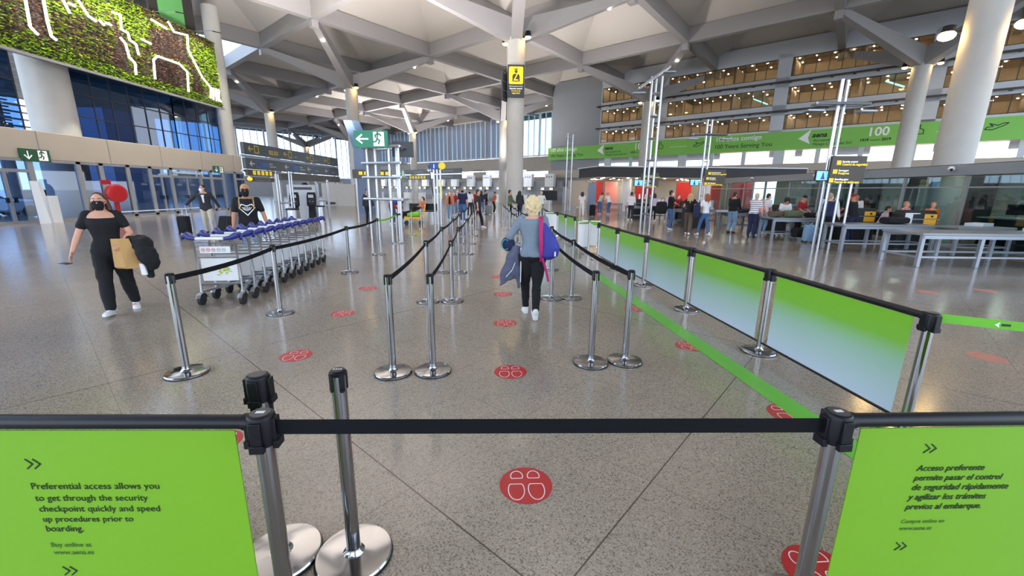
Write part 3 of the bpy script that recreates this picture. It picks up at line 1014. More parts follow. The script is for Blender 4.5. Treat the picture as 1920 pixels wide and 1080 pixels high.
fname = ['nearest', 'second', 'third', 'fourth', 'fifth', 'sixth']
for i, p in enumerate(PF):
    hpost(p, 'steel post with thick black head, %s from the front in the green banner fence' % fname[i], 'posts of the green banner fence')
    if i:
        q = PF[i - 1]
        banner_span(p, q, 'green to white banner under a black rail, %s from the front in the fence' % fname[i - 1], 'green to white queue banners')
for i, p in enumerate(PG):
    hpost(p, 'thick headed steel post, %s in the small far banner fence' % fname[i], 'posts of the far banner fence')
    if i: banner_span(p, PG[i - 1], 'small far green to white banner, %s one right of the blonde woman' % ('nearer' if i == 1 else 'farther'), 'green to white queue banners')
# loose white info panels between the two fences
def info_panel(loc, rz, w_, label):
    t = thing('white_info_panel', label, 'panel', loc, rz, 'white panels at the queue entrance')
    MB().box((0, 0, .55), (w_, .03, .72)).build('board', 'white_paint', t, bevel=.005)
    MB().box((0, -.017, .86), (w_ - .02, .004, .05)).build('stripe', 'lime', t, smooth=False)
    for x in (-w_ / 2 + .04, w_ / 2 - .04): MB().cyl((x, 0, 0), (x, 0, .2), .012, n=8).build('leg', 'brushed', t)
info_panel((2.28, 12.1, 0), -.5, .52, 'white panel with green stripe, right of the post in the fence gap')
info_panel((2.0, 11.75, 0), .3, .34, 'narrow white panel left of the post in the gap of the banner fence')
info_panel((1.55, 16.6, 0), .2, .5, 'white panel behind the far end of the small banner fence')
post((2.14, 11.65, 0), 'thin belt post standing between two white panels in the banner fence gap', 'posts at the fence gap')
belt(PG[0], (2.14, 11.65, 0), 'sagging green belt from the small far fence to the white panels', 'green belts at the fence gap', 'belt_green', sag=.14)
belt((2.14, 11.65, 0), PF[5], 'short green belt from the white panels to the green banner fence', 'green belts at the fence gap', 'belt_green', sag=.05)
post((1.37, 18.6, 0), 'far belt post just right of the blonde head', 'posts at the fence gap')
belt(PG[2], (1.37, 18.6, 0), 'far black belt running from the small banner fence towards the blonde head', 'belts at the fence gap', sag=.06)
gb = belt(PF[0], (6.1, 2.05, 0), 'lime green belt with small marks running off to the right edge', 'green belts at the fence gap', 'belt_green', z=.915, h=.062, sag=.05, gap=.05)
mk = MB(); mk2 = MB()
d0, d1 = V(PF[0]), V((6.1, 2.05, 0))
nd = (d1 - d0).normalized()
for k in range(5):
    f = .12 + k * .2
    p = d0.lerp(d1, f) + V((0, 0, .915 - .05 * 4 * f * (1 - f))) - (d0 + d1) / 2
    q = V((nd.y, -nd.x, 0)) * .0025
    q = q if q.y < 0 else -q
    to3 = lambda x, y, d, p=p, q=q: p + nd * x + V((0, 0, y)) + q * (1 + d)
    mk.prism([(-.03, 0), (0, .02), (-.006, 0), (0, -.02)], to3, .1)
    mk2.prism([(.008, -.008), (.06, -.008), (.06, .008), (.008, .008)], to3, .1)
mk.build('white_mark', 'white_ink', gb, smooth=False); mk2.build('dark_mark', 'dark_ink', gb, smooth=False)

# black strap bundled at the foot of a fence post
st = MB().tube([V((2.55, 7.68, .93)), V((2.57, 7.66, .6)), V((2.58, 7.64, .35)), V((2.56, 7.62, .12)), V((2.6, 7.6, .06)), V((2.63, 7.63, .1))], .012, 6)
tag(st.build('loose_strap', 'belt_black'), 'black strap hanging down a fence post to its base disc', 'strap')

# ---- the foreground barrier
Q, T = (-.9, 1.345, 0), (1.222, 1.4, 0)
for p, lb in ((Q, 'big steel post in front at left, black head holding the lettered green banner'), (T, 'big leaning-looking steel post in front at right, black head with pale lid')):
    o = hpost(p, lb, 'foreground posts')
    MB().box((0, 0, .9535), (.03, .014, .002)).build('label_sticker', 'white_paint', o, smooth=False)
belt(Q, T, 'black belt across the foreground between the two lettered banners', 'foreground belts', z=.894, h=.058, sag=.0, gap=.05)
FB = (-3.1, 1.3, 0)
t = banner_span(FB, Q, 'lime banner with English text at bottom left, on a thick black rail', 'foreground lettered banners', 'lime', zt=.88, zb=.12, margin=.1)
LB_L = (V(Q) - V(FB)).length
def at_plane(t, px, py):                  # photo pixel -> local (x, z) on the banner's face
    o = t.location; ang = t.rotation_euler.z
    n = V((-math.sin(ang), math.cos(ang), 0))
    d = RIGHT * (px - 960) + UPR * (540 - py) + FW * FPX
    k = (V((o.x, o.y, 0)) - V((0, 0, CAM_H))).dot(n) / d.dot(n)
    p = V((0, 0, CAM_H)) + d * k - V((o.x, o.y, 0))
    return p.x * math.cos(ang) + p.y * math.sin(ang), p.z
def banner_lines(t, items, m):
    for s, (x0, y0), (x1, y1), b, sh, mm in items:
        a, z = at_plane(t, x0, y0); a2, _ = at_plane(t, x1, y1)
        o = text(s, .05, mm, t, (a, -.004, z), bold=b, shear=sh, depth=.0004)
        xs = [v.co.x for v in o.data.vertices]
        k = (a2 - a) / max(.01, max(xs) - min(xs))
        o.scale = (k, k * 1.0, 1)
def chevrons(t, px, py, s):
    x, z = at_plane(t, px, py)
    m = MB()
    for q in (0, s * .85): m.strokes([[(q - s * .35, s * .6), (q + s * .35, 0), (q - s * .35, -s * .6)]], s * .17, lambda a, b, d: V((x + a, -.003 - d, z + b)), .001)
    m.build('chevron', 'dark_ink', t, smooth=False)
banner_lines(t, [('Preferential access allows you', (61, 916), (299, 914), 0, 0, 'dark_ink'), ('to get through the security', (69, 938), (279, 936), 0, 0, 'dark_ink'),
                 ('checkpoint quickly and speed', (76, 958), (301, 955), 0, 0, 'dark_ink'), ('up procedures prior to', (83, 977), (250, 972), 0, 0, 'dark_ink'),
                 ('boarding.', (89, 995), (158, 994), 0, 0, 'dark_ink'), ('Buy online at', (98, 1024), (172, 1022), 0, 0, 'faded_ink'), ('www.aena.es', (104, 1038), (178, 1036), 0, 0, 'faded_ink')], 'dark_ink')
chevrons(t, 57, 869, .032); chevrons(t, 127, 1069, .032)
FE = (3.4, 1.49, 0)
t = banner_span(T, FE, 'lime banner with Spanish text at bottom right, on a thick black rail', 'foreground lettered banners', 'lime', zt=.88, zb=.12, margin=.1)
banner_lines(t, [('Acceso preferente', (1716, 882), (1842, 884), .0004, .25, 'dark_ink'), ('permite pasar el control', (1711, 900), (1875, 902), .0004, .25, 'dark_ink'),
                 ('de seguridad rápidamente', (1706, 918), (1884, 920), .0004, .25, 'dark_ink'), ('y agilizar los trámites', (1700, 936), (1845, 938), .0004, .25, 'dark_ink'),
                 ('previos al embarque.', (1695, 954), (1835, 956), .0004, .25, 'dark_ink'), ('Compra online en', (1686, 980), (1766, 980), 0, .25, 'faded_ink'), ('www.aena.es', (1683, 993), (1743, 993), 0, .25, 'faded_ink')], 'dark_ink')
chevrons(t, 1737, 840, .03); chevrons(t, 1682, 1023, .03)
r = post((-.75, 1.66, 0), 'belt post without belt behind the foreground belt, black cap numbered 0366', 'foreground posts')
r.rotation_euler = (0, 0, 0)
text('0366', .02, 'white_ink', r, (0, -.004, .9785), (0, 0, .12), 'CENTER', depth=.0003)
o = hpost((-1.1, 1.66, 0), 'steel post with black head, right behind the front left post', 'foreground posts')
sm_ = MB()
for a in (.6, 2.2, 3.9): sm_.box((.034 * math.cos(a), .034 * math.sin(a), .8), (.016, .016, .1))
sm_.build('strap', 'black_plastic', o)

# ---- floor markings
def feet_sticker(loc, rz, label, m='red_vinyl', ink='white_ink', r=.16):
    t = thing('footprint_sticker', label, 'floor sticker', (loc[0], loc[1], .001), rz, 'round footprint stickers on the floor')
    MB().lathe([(0, 0), (r, 0), (r, .0012), (0, .0012)], 40).build('disc', m, t, smooth=False)
    for s in (-1, 1):
        def loop(c, a, b, cut):
            pts = []
            for k in range(25):
                q = 2 * PI * k / 24
                x, y = a * math.cos(q), b * math.sin(q)
                if cut > 0: y = max(y, -b * .45)
                else: y = min(y, b * .62)
                pts.append((c[0] + x, c[1] + y))
            return pts
        up = lambda x, y, d: V((x, y, .0013 + d))
        MB().strokes([loop((s * .06, -.045), .048, .082, -1)], .0055, up, .0006).build('sole_outline', ink, t, smooth=False)
        MB().strokes([loop((s * .052, .078), .037, .046, 1)], .0055, up, .0006).build('heel_outline', ink, t, smooth=False)
    return t
stk = [((986, 909), 'in front of the camera, nearest one in the centre lane'), ((957, 697), 'second in the centre lane'), ((947, 606), 'third in the centre lane, by the blonde woman'),
       ((943, 552), 'fourth in the centre lane'), ((936, 519), 'fifth in the centre lane'), ((555, 667), 'right of the front post of the trolley row'), ((643, 588), 'second in the lane beside the trolleys'),
       ((690, 541), 'third in the lane beside the trolleys'), ((405, 830), 'mostly hidden behind the left lettered banner'), ((1293, 649), 'partly under the green floor stripe, second in the right lane'),
       ((1190, 579), 'half covered by the green floor stripe, third in the right lane'), ((1480, 776), 'by the front right post, half hidden by the belt'), ((1540, 1075), 'at the bottom edge, between the right post and banner')]
sp0 = None
for p, lb in stk:
    g = ground(*p)
    if sp0 is None: sp0 = feet_sticker(g, .05, 'red footprint sticker ' + lb)
    else: dup(sp0, (g.x, g.y, .001), random.uniform(-.02, .2), 'red footprint sticker ' + lb)
for k, (p, lb) in enumerate((((1850, 670), 'worn pale red footprint sticker below the green belt at right'), ((1848, 545), 'faint worn sticker on the floor at right, far one at the edge'), ((1740, 548), 'faint worn sticker on the floor above the banner fence corner'))):
    g = ground(*p)
    feet_sticker(g, .3, lb, 'pale_red', 'pale_red')
tp = MB()
a, b = V((1.93, 8.8, 0)), V((2.42, 2.2, 0))
a, b = V((1.78, 8.9, 0)), V((2.44, 2.2, 0)); d = (b - a).normalized(); n_ = V((d.y, -d.x, 0)) * .105
tp.add([a - n_, a + n_, b + n_, b - n_, *(q + V((0, 0, .0016)) for q in (a - n_, a + n_, b + n_, b - n_))], [(4, 5, 6, 7), (0, 1, 5, 4), (1, 2, 6, 5), (2, 3, 7, 6), (3, 0, 4, 7)])
tag(tp.build('floor_stripe', 'tape_green', smooth=False, loc=(0, 0, .0025)), 'long lime green stripe taped to the floor beside the banner fence', 'floor stripe')
# ------------------------------------------------------------------ luggage trolleys
def trolley(loc, rz, label, front):
    t = thing('luggage_trolley', label, 'luggage trolley', loc, rz, 'nested luggage trolleys')
    # local: x across, y towards the far end of the nest
    w_ = .29
    f = MB()
    for s in (-1, 1):
        f.tube([(s * w_, .02, .17), (s * w_, .04, .5), (s * (w_ - .01), .0, .93), (s * (w_ - .01), -.06, 1.0)], .016, 8)
        f.tube([(s * w_, .03, .3), (s * .2, .5, .2), (s * .1, .95, .17)], .012, 6)
        f.bar((s * w_, .02, .2), (s * .05, .8, .2), .05, .03)
    f.tube([(-w_, .03, .72), (w_, .03, .72)], .012, 6)
    f.tube([(-w_, .04, .32), (w_, .04, .32)], .012, 6)
    f.bar((-.09, .8, .2), (.09, .8, .2), .05, .03)
    f.build('frame', 'brushed', t)
    ba = MB()
    for z, y in ((.93, .1), (.87, .14), (.8, .16)): ba.tube([(-w_ + .02, .02, z), (-w_ + .02, y, z), (w_ - .02, y, z), (w_ - .02, .02, z)], .006, 5)
    for k in range(6):
        x = -.24 + k * .096
        ba.tube([(x, .1, .93), (x, .16, .8), (x, .03, .78)], .004, 5)
    ba.build('wire_basket', 'brushed', t)
    hb = MB().cyl((-.2, -.09, 1.01), (.2, -.09, 1.01), .022, n=12)
    hb.build('handle_bar', 'white_paint', t)
    for s in (-1, 1):
        g = MB().tube([(s * .19, -.09, 1.01), (s * .27, -.085, 1.02), (s * .33, -.04, 1.05), (s * .36, .03, 1.07)], [.026, .035, .05, .028], 10)
        g.tube([(s * .36, .03, 1.07), (s * .4, -.05, 1.0)], .022, 8)
        g.build('handle_grip', 'blue_plastic', t)
    for s, y in ((-1, .0), (1, .0), (0, .85)):
        x = s * w_
        wh = MB().cyl((x - .022, y, .085), (x + .022, y, .085), .085, n=20)
        wh.build('wheel', 'rubber', t)
        fd = MB()
        secs = []
        for k in range(7):
            a = math.radians(10 + 150 * k / 6)
            c = V((x, y + .1 * math.cos(a), .085 + .1 * math.sin(a)))
            secs.append((c, V((.034, 0, 0)), V((0, math.cos(a) * .008, math.sin(a) * .008))))
        fd.loft(secs, 4)
        fd.build('fender', 'brushed', t)
    MB().box((0, .05, .545), (.5, .012, .37)).build('advert_board', 'white_paint', t, bevel=.004)
    if front:
        sp = MB()
        for i, m in ((0, 0),):
            for k in range(26):
                x, z = random.uniform(-.15, .15), random.gauss(.53, .03)
                a = random.uniform(-1, 1)
                sp.cur = k % 2
                sp.add([V((x, .0425, z)), V((x + .05 * math.cos(a), .0424, z + .03 * math.sin(a) + .012)), V((x + .08 * math.cos(a), .0425, z + .05 * math.sin(a))), V((x + .04, .0424, z - .012))], [(0, 1, 2, 3)])
        sp.build('leaf_print', [mat('print_yellowgreen', (190, 200, 90)), mat('print_sage', (150, 175, 90))], t, smooth=False)
        MB().box((0, .0, .835), (.42, .012, .1)).build('rules_plate', 'white_paint', t, bevel=.003)
        rs = MB(); bs = MB()
        for k in range(5):
            x = -.16 + k * .07
            (rs if k < 3 else bs).tube([(x + .024 * math.cos(q * PI / 6), -.007, .835 + .024 * math.sin(q * PI / 6)) for q in range(12)], .0035, 4, closed=True)
            (rs if k < 3 else bs).box((x, -.007, .835), (.026, .002, .01))
        rs.build('prohibition_mark', 'red_vinyl', t, smooth=False); bs.build('advice_mark', 'gray_panel', t, smooth=False)
    return t
a0, a1 = V((-4.38, 6.06, 0)), V((-4.84, 9.85, 0))
n = 11
dd = (a1 - a0) / (n - 1)
ang = math.atan2(dd.y, dd.x) - PI / 2
t0 = trolley(a0, ang, 'foremost luggage trolley, white board with leaf print and rules plate', True)
t1 = trolley(a0 + dd, ang, 'second luggage trolley of the nest, directly behind the one with the leaf print', False)
for k in range(2, n):
    dup(t1, a0 + dd * k, ang, 'luggage trolley nested %s in the row behind the one with the leaf print' % ordinal(k) if k < n - 1 else 'last luggage trolley at the far end of the nested row')

# ------------------------------------------------------------------ signs and masts
def boxsign(name, label, cat, loc, rz, w_, h_, d_, m, group=None):
    t = thing(name, label, cat, loc, rz, group)
    MB().box((0, 0, h_ / 2), (w_, d_, h_)).build('panel', m, t, bevel=.006)
    return t
# yellow security sign on the column
t = boxsign('security_sign', 'black and yellow guard pictogram sign fixed to the column above the aisle', 'sign', (.1, 28.5, 7.48), .03, 1.06, 1.9, .14, 'dark_board')
f = lambda x, y, d: V((x, -.071 - d, y))
pts = []
for cx, cz, a0_ in ((.36, 1.7, 0), (-.36, 1.7, 90), (-.36, .86, 180), (.36, .86, 270)):
    for k in range(5):
        q = math.radians(a0_ + k * 22.5); pts.append((cx + .09 * math.cos(q), cz + .09 * math.sin(q)))
MB().prism(pts, f, .006).build('yellow_plate', 'sign_yellow', t, smooth=False)
g = lambda x, y, d: V((x, -.078 - d, y))
ic = MB()
ic.prism([(-.1, 1.66), (.1, 1.66), (.1, 1.6), (-.1, 1.6)], g, .004)
ic.prism([(-.09, 1.57), (.09, 1.57), (.085, 1.48), (.04, 1.41), (-.04, 1.41), (-.085, 1.48)], g, .004)
ic.prism([(-.22, .92), (-.22, 1.25), (-.15, 1.36), (.04, 1.36), (-.12, 1.08), (-.14, 1.08), (-.15, .92)], g, .004)
ic.prism([(.22, .92), (.22, 1.25), (.15, 1.36), (.12, 1.36), (-.04, 1.06), (.14, 1.06), (.15, .92)], g, .004)
ic.prism([(-.12, .97), (.12, .97), (.12, .92), (-.12, .92)], g, .004)
ic.build('guard_pictogram', 'sign_brown', t, smooth=False)
text('Sicherheitskontrolle', .105, 'sign_white', t, (0, -.073, .62), align='CENTER')
text('Security control', .12, 'sign_white', t, (0, -.073, .48), align='CENTER', bold=.004)
text('Control de\nseguridad', .13, 'sign_yellow', t, (0, -.073, .34), align='CENTER', bold=.004)
t = boxsign('side_sign', 'edge-on dark sign on the left flank of the security column', 'sign', (-.62, 29.0, 7.35), 1.2, .9, 1.8, .1, 'dark_board')
for z in (.1, .62, 1.15, 1.66): MB().box((0, -.055, z), (.8, .01, .04)).build('rail', 'brushed', t, smooth=False)

# dark direction boards at left, hung in two tiers
gy = [18.2, 21.0, 23.3, 25.5, 27.7]
icons = [('<', '352.353'), ('v', ''), ('v', ''), ('v', '354')]
for tier, (z0, z1) in enumerate(((3.1, 3.58), (2.5, 2.96))):
    for k in range(4):
        a, b = gy[k], gy[k + 1]
        t = boxsign('direction_board', 'dark direction board in the %s tier, %s from the left' % (('upper', 'lower')[tier], ordinal(k)), 'sign', (-11.35, (a + b) / 2, z0), PI / 2 - .02, b - a - .05, z1 - z0, .16, 'dark_board', 'dark direction boards')
        h = z1 - z0
        s0 = -(b - a) / 2 + .3
        m = MB()
        col = 'board_yellow' if tier == 0 else 'board_white'
        m.strokes([[(s0 + .3, h / 2), (s0, h / 2), (s0 + .12, h / 2 + .1)], [(s0, h / 2), (s0 + .12, h / 2 - .1)]], .04, lambda x, y, d: V((x, -.081 - d, y)), .003)
        m.build('arrow', col, t, smooth=False)
        MB().strokes([[(s0 + .42, .1), (s0 + .7, .1), (s0 + .7, h - .1), (s0 + .42, h - .1), (s0 + .42, .1)]], .04, lambda x, y, d: V((x, -.081 - d, y)), .003).build('pictogram', 'sign_blue' if tier else col, t, smooth=False)
        if tier == 0 and k == 0: text('352.353', .24, 'board_yellow', t, (.35, -.082, .12), bold=.005)
        elif tier == 1 and k < 2:
            MB().box((s0 + 1.05, -.083, h / 2), (.45, .005, .2)).build('plate', 'sign_blue', t, smooth=False)
            text('Salidas\nDepartures', .11, 'board_white', t, (s0 + 1.4, -.082, .25))
        else: text('Llegadas', .12, 'gray_panel', t, (s0 + .85, -.082, .14))
t = thing('board_carrier', 'steel beams and posts that carry the dark direction boards', 'frame', (0, 0, 0))
b = MB()
for z in (3.03, 2.42): b.bar((-11.42, 18.1, z), (-11.42, 27.8, z), .1, .1)
for y in (21.2, 24.8, 27.6): b.bar((-11.5, y, 2.0), (-11.5, y, 3.6), .08, .08)
b.build('beam', 'silver_paint', t, smooth=False)
fill_uplight(t, (-11.6, 19.5, 4.6), 4500); fill_uplight(t, (-11.6, 26.5, 4.6), 6000)  # added fill above the boards, brightens the left part of the ceiling
t = boxsign('gate_board', 'long blank dark board below the direction boards', 'sign', (-11.4, 24.4, 2.1), PI / 2 - .02, 6.7, .34, .2, 'sign_brown')
for nm, z, lb in (('services_board', 2.22, 'dark board with five yellow service symbols left of the tube tower'), ('notice_board', 1.98, 'narrow dark board with orange lamp under the symbols board')):
    t = boxsign(nm, lb, 'sign', (-11.3, 19.15, z), PI / 2 - .02, 1.9, .26 if z > 2 else .18, .12, 'sign_brown')
    if z > 2:
        for k in range(5): MB().box((-.5 + k * .3, -.063, .13), (.2, .006, .18)).build('pictogram', 'sign_yellow', t, smooth=False)
    else:
        for x in (-.8, .8): MB().box((x, 0, .22), (.03, .03, .12)).build('hanger', 'brushed', t, smooth=False)
        MB().ell((-.9, -.08, .1), (.16, .06, .08)).build('lamp', mat('lamp_amber', (250, 170, 30), emit=(255, 160, 20), power=1.5), t)
        MB().strokes([[(-.5, .05), (.6, .05), (.6, .14), (-.5, .14), (-.5, .05)]], .015, lambda x, y, d: V((x, -.062 - d, y)), .003).build('outline', 'gray_panel', t, smooth=False)
def tube_tower(loc, rz, label, tubes, h, rings, r=.04, name='tube_tower', top=None):
    t = thing(name, label, 'tower', loc, rz)
    for x, y in tubes: MB().cyl((x, y, 0), (x, y, h), r, n=12).build('tube', 'brushed', t)
    for z in rings:
        q = MB()
        n = len(tubes)
        for k in range(n):
            q.cyl((*tubes[k], z), (*tubes[(k + 1) % n], z), r * .8, n=8)
        q.build('ring', 'brushed', t)
    return t
sq = lambda a: [(-a, -a), (a, -a), (a, a), (-a, a)]
t = tube_tower((-11.2, 20.9, 0), .3, 'silver four tube tower left of the check-in kiosk', sq(.28), 2.5, (1.0, 2.4))
fill_uplight(t, (0, 0, 4.2), 6000)  # added spot floating over the tower to lift the roof brightness
t = tube_tower((-11.2, 25.0, 0), .3, 'silver four tube tower right of the check-in kiosk', sq(.28), 2.2, (1.0, 2.05))
# kiosk wall with two machines
t = thing('kiosk_panel', 'pale freestanding panel with a dark title strip behind two kiosks', 'kiosk wall', (-11.75, 23.6, 0), .25)
MB().box((0, 0, .95), (1.45, .12, 1.9)).build('panel', 'pale_panel', t, bevel=.01)
MB().box((.05, -.065, 1.7), (1.0, .01, .14)).build('title_strip', 'dark_board', t, smooth=False)
MB().loft([(V((.2, 0, 1.9)), V((.2, 0, 0)), V((0, .08, 0))), (V((.2, 0, 2.0)), V((.08, 0, 0)), V((0, .04, 0)))], 12).build('camera_dome', 'black_plastic', t)
def kiosk(loc, rz, label):
    t = thing('check_in_kiosk', label, 'kiosk', loc, rz, 'black self-service kiosks')
    MB().loft([(V((0, 0, 0)), V((.2, 0, 0)), V((0, .2, 0))), (V((0, 0, .75)), V((.17, 0, 0)), V((0, .17, 0))), (V((0, -.03, .8)), V((.24, 0, 0)), V((0, .16, 0))), (V((0, .02, 1.3)), V((.24, 0, 0)), V((0, .13, 0))), (V((0, .06, 1.5)), V((.2, 0, 0)), V((0, .08, 0)))], 20, e=.7).build('body', 'black_plastic', t)
    MB().box((0, -.115, 1.3), (.26, .02, .16)).build('screen', 'pale_panel', t, bevel=.005)
    for x in (-.07, .09): MB().cyl((x, -.17, 1.02), (x, -.12, 1.03), .035, n=12).build('reader', 'silver_paint', t)
kiosk((-11.55, 22.35, 0), .2, 'black self-service kiosk, left of the two')
kiosk((-10.95, 23.0, 0), .2, 'black self-service kiosk, right of the two')
def bin_(loc, r, h, label, lid='black_plastic'):
    t = thing('waste_bin', label, 'bin', loc, 0, 'round steel bins')
    MB().lathe([(r, 0), (r, h), (r - .02, h)], 28).build('drum', 'brushed', t)
    MB().lathe([(r + .01, h), (r + .012, h + .05), (r - .04, h + .07), (0, h + .07)], 28).build('lid', lid, t)
bin_((-9.75, 18.6, 0), .27, .78, 'wide steel bin in front of the left kiosk')
bin_((-9.75, 21.4, 0), .2, .8, 'slim steel bin in front of the right kiosk')
t = thing('partition_wall', 'cream partition box wall behind the tube towers', 'partition', (-17.1, 42.5, 0), 0)
MB().box((-.9, 0, 1.15), (1.7, 1.2, 2.3)).build('panel', 'concrete', t, bevel=.02)
MB().box((.65, -.2, 1.06), (1.8, 1.2, 2.12)).build('panel', 'concrete', t, bevel=.02)
MB().box((-.95, -.62, .28), (.9, .1, .2)).build('box', 'desk_dark', t)

# tube tower with the green exit sign
tubes = [(-.62, .35), (-.45, .75), (-.3, .2), (.3, -.3), (.42, .15), (.62, -.35)]
t = thing('sign_tower', 'silver tube tower beside the queue that carries the green exit sign', 'tower', (-4.3, 14.2, 0), 0)
for x, y in tubes: MB().cyl((x, y, 0), (x, y, 3.05), .045, n=12).build('tube', 'brushed', t)
for z in (1.4, 2.1, 2.55, 3.05):
    q = MB()
    ring = [(-.72, .1), (.7, -.5), (.7, .3), (-.5, .9)]
    for k in range(4): q.cyl((*ring[k], z), (*ring[(k + 1) % 4], z), .04, n=10)
    q.build('ring', 'brushed', t)
pnl = MB()
pnl.box((-.5, .5, 2.2), (.5, .04, 1.6))
pnl.build('infill_panel', 'gray_panel', t, smooth=False)
fill_uplight(t, (0, 0, 3.6), 3200)  # added spot, no fixture on this tower; lightens the coffers above
for x in (-.55, .3): MB().bar((x, -.6, 3.2), (x + .1, .5, 3.05), .05, .05).build('bracket', 'brushed', t, smooth=False)
exit_sign('exit_sign', 'large green exit sign with a left arrow on the tube tower', (-4.42, 13.55, 2.98), -.04, 1.06, .5, 'left')
t = boxsign('back_sign', 'dark back of a sign right of the green exit sign', 'sign', (-3.72, 14.6, 2.78), .3, .7, .5, .1, 'dark_board')
t = boxsign('hanging_symbols_board', 'dark board with a row of yellow symbols behind the exit sign tower', 'sign', (-7.0, 21.3, 2.22), .05, 1.9, .42, .12, 'sign_brown')
for k in range(6): MB().box((-.55 + k * .26, -.063, .25), (.18, .006, .16)).build('pictogram', 'sign_yellow', t, smooth=False)
MB().cyl((-.8, 0, -2.2), (-.8, 0, .1), .05, n=10).build('post', 'brushed', t)
MB().cyl((.8, 0, -2.2), (.8, 0, .1), .05, n=10).build('post', 'brushed', t)
t = thing('slanted_totem', 'tall blue grey slanted totem panel left of the exit sign tower', 'totem', (-10.35, 29.5, 0), .5)
MB().loft([(V((.1, 0, 0)), V((.62, 0, 0)), V((0, .2, 0))), (V((.1, 0, 4.3)), V((.6, 0, 0)), V((0, .2, 0))), (V((-.5, 0, 6.1)), V((.5, 0, 0)), V((0, .15, 0)))], 4).build('panel', 'blue_sign_panel', t, smooth=False)
MB().bar((.35, -.25, 0), (.3, -.25, 4.4), .08, .08).build('edge', 'frame_dark', t, smooth=False)
# information pole
t = thing('information_pole', 'silver pole with blue and yellow information sign at the aisle', 'sign', (-3.8, 21.4, 0), 0)
for x in (-.16, .0, .16): MB().cyl((x, 0, 0), (x, 0, 2.75), .05, n=10).build('tube', 'brushed', t)
MB().box((-.12, -.1, 2.86), (.42, .1, .32)).build('blue_panel', 'sign_blue', t, bevel=.01)
text('i', .26, 'sign_white', t, (-.12, -.152, 2.76), align='CENTER', bold=.01)
MB().cyl((.27, -.15, 2.86), (.27, -.05, 2.86), .17, n=20).build('yellow_disc', 'sign_yellow', t)
MB().bar((-.4, 0, 2.9), (-.15, 0, .9), .05, .05).build('brace', 'desk_dark', t)
MB().box((.2, -.05, 1.7), (.06, .06, .9)).build('yellow_strip', 'sign_yellow', t, smooth=False)
fill_uplight(t, (0, 0, 3.4), 2200)  # added spot over the pole, only there to brighten the ceiling
UPM = [450, 950, 1700, 2200]
def mast(loc, rz, label, h, tubes, arms, lamp=True):
    t = thing('lamp_mast', label, 'mast', loc, rz, 'silver tube masts')
    for x, y in tubes: MB().cyl((x, y, 0), (x, y, h), .05, n=10).build('tube', 'brushed', t)
    for z in [h * k for k in (.12, .3, .48, .62, .76, .9)]:
        q = MB()
        for k in range(len(tubes) if len(tubes) > 2 else 1): q.cyl((*tubes[k], z), (*tubes[(k + 1) % len(tubes)], z), .03, n=8)
        q.build('tie', 'brushed', t)
    for (x0, y0, z0), (x1, y1, z1), w_ in arms:
        m = MB()
        for o_ in (-w_, w_): m.cyl((x0, y0 + o_, z0), (x1, y1 + o_, z1), .045, n=8)
        for f_ in (0, .5, 1): m.cyl((x0 + (x1 - x0) * f_, y0 + (y1 - y0) * f_ - w_, z0 + (z1 - z0) * f_), (x0 + (x1 - x0) * f_, y0 + (y1 - y0) * f_ + w_, z0 + (z1 - z0) * f_), .04, n=8)
        m.build('cross_arm', 'brushed', t)
        for x, y, z in ((x0, y0, z0), (x1, y1, z1)):
            MB().box((x, y, z - .2), (.5, .3, .06)).build('luminaire', 'silver_paint', t, bevel=.01)
    fill_uplight(t, (0, 0, h + .5), UPM.pop(0))
    return t
tri = [(-.2, -.1), (.2, -.15), (.05, .25)]
mast((5.95, 18.9, 0), -.1, 'tallest tube mast with a slanting double arm on top, right of the fence', 6.4, tri, [((-.75, -.4, 5.9), (.55, .3, 6.85), .12)])
mast((10.0, 13.6, 0), 0., 'tube mast behind the big yellow lettered board, with a long cross arm', 5.1, [(-.12, 0), (.12, .1)], [((-.85, 0, 4.4), (.75, 0, 4.4), .14)])
mast((9.6, 21.6, 0), 0., 'tube mast above the small yellow lettered board', 5.2, [(-.13, 0), (.13, .1)], [((-.8, 0, 4.5), (.85, 0, 4.5), .14)])
mast((4.95, 38, 0), 0., 'thin distant tube mast in front of the grey blank wall', 6.6, [(-.25, 0), (.2, .1)], [((-.2, 0, 6.4), (.3, 0, 6.8), .12)])
def yellow_board(loc, rz, k, label, lines):
    t = boxsign('directions_board', label, 'sign', loc, rz, 1.02 * k, .8 * k, .1, 'sign_brown', 'brown boards with yellow lettering')
    for i in range(3):
        z = (.6 - i * .26) * k
        x = (-.3 - .07 * i) * k
        MB().box((x, -.054, z), (.13 * k, .008, .13 * k)).build('pictogram', 'sign_yellow', t, smooth=False)
        text(lines[i][0], .068 * k, 'sign_white', t, (x + .1 * k, -.053, z + .01 * k), bold=.004, line=.9)
        text(lines[i][1], .085 * k, 'sign_yellow', t, (x + .1 * k, -.053, z - .075 * k), bold=.006)
    return t
LN = [('Security control', 'Control de seguridad'), ('Passengers', 'Pasajeros'), ('Boarding gates', 'Puertas de embarque')]
yellow_board((10.2, 13.2, 2.06), -.05, 1., 'big brown board with yellow lettering in front of the glass booths', LN)
for x in (-.35, .1, .4): MB().cyl((10.1 + x, 13.45, 0), (10.1 + x, 13.45, 2.1), .045, n=10)
yellow_board((9.95, 21.2, 2.08), -.1, .95, 'small brown board with yellow lettering at the far mast', LN)
yellow_board((6.12, 19.22, 1.95), -.1, .75, 'narrow brown board with yellow lettering half hidden behind the tallest mast', LN)
t = thing('board_post', 'three slim silver posts under the big yellow lettered board', 'post', (10.2, 13.35, 0))
for x in (-.35, 0, .35): MB().cyl((x, 0, 0), (x, 0, 2.07), .04, n=10).build('tube', 'brushed', t)
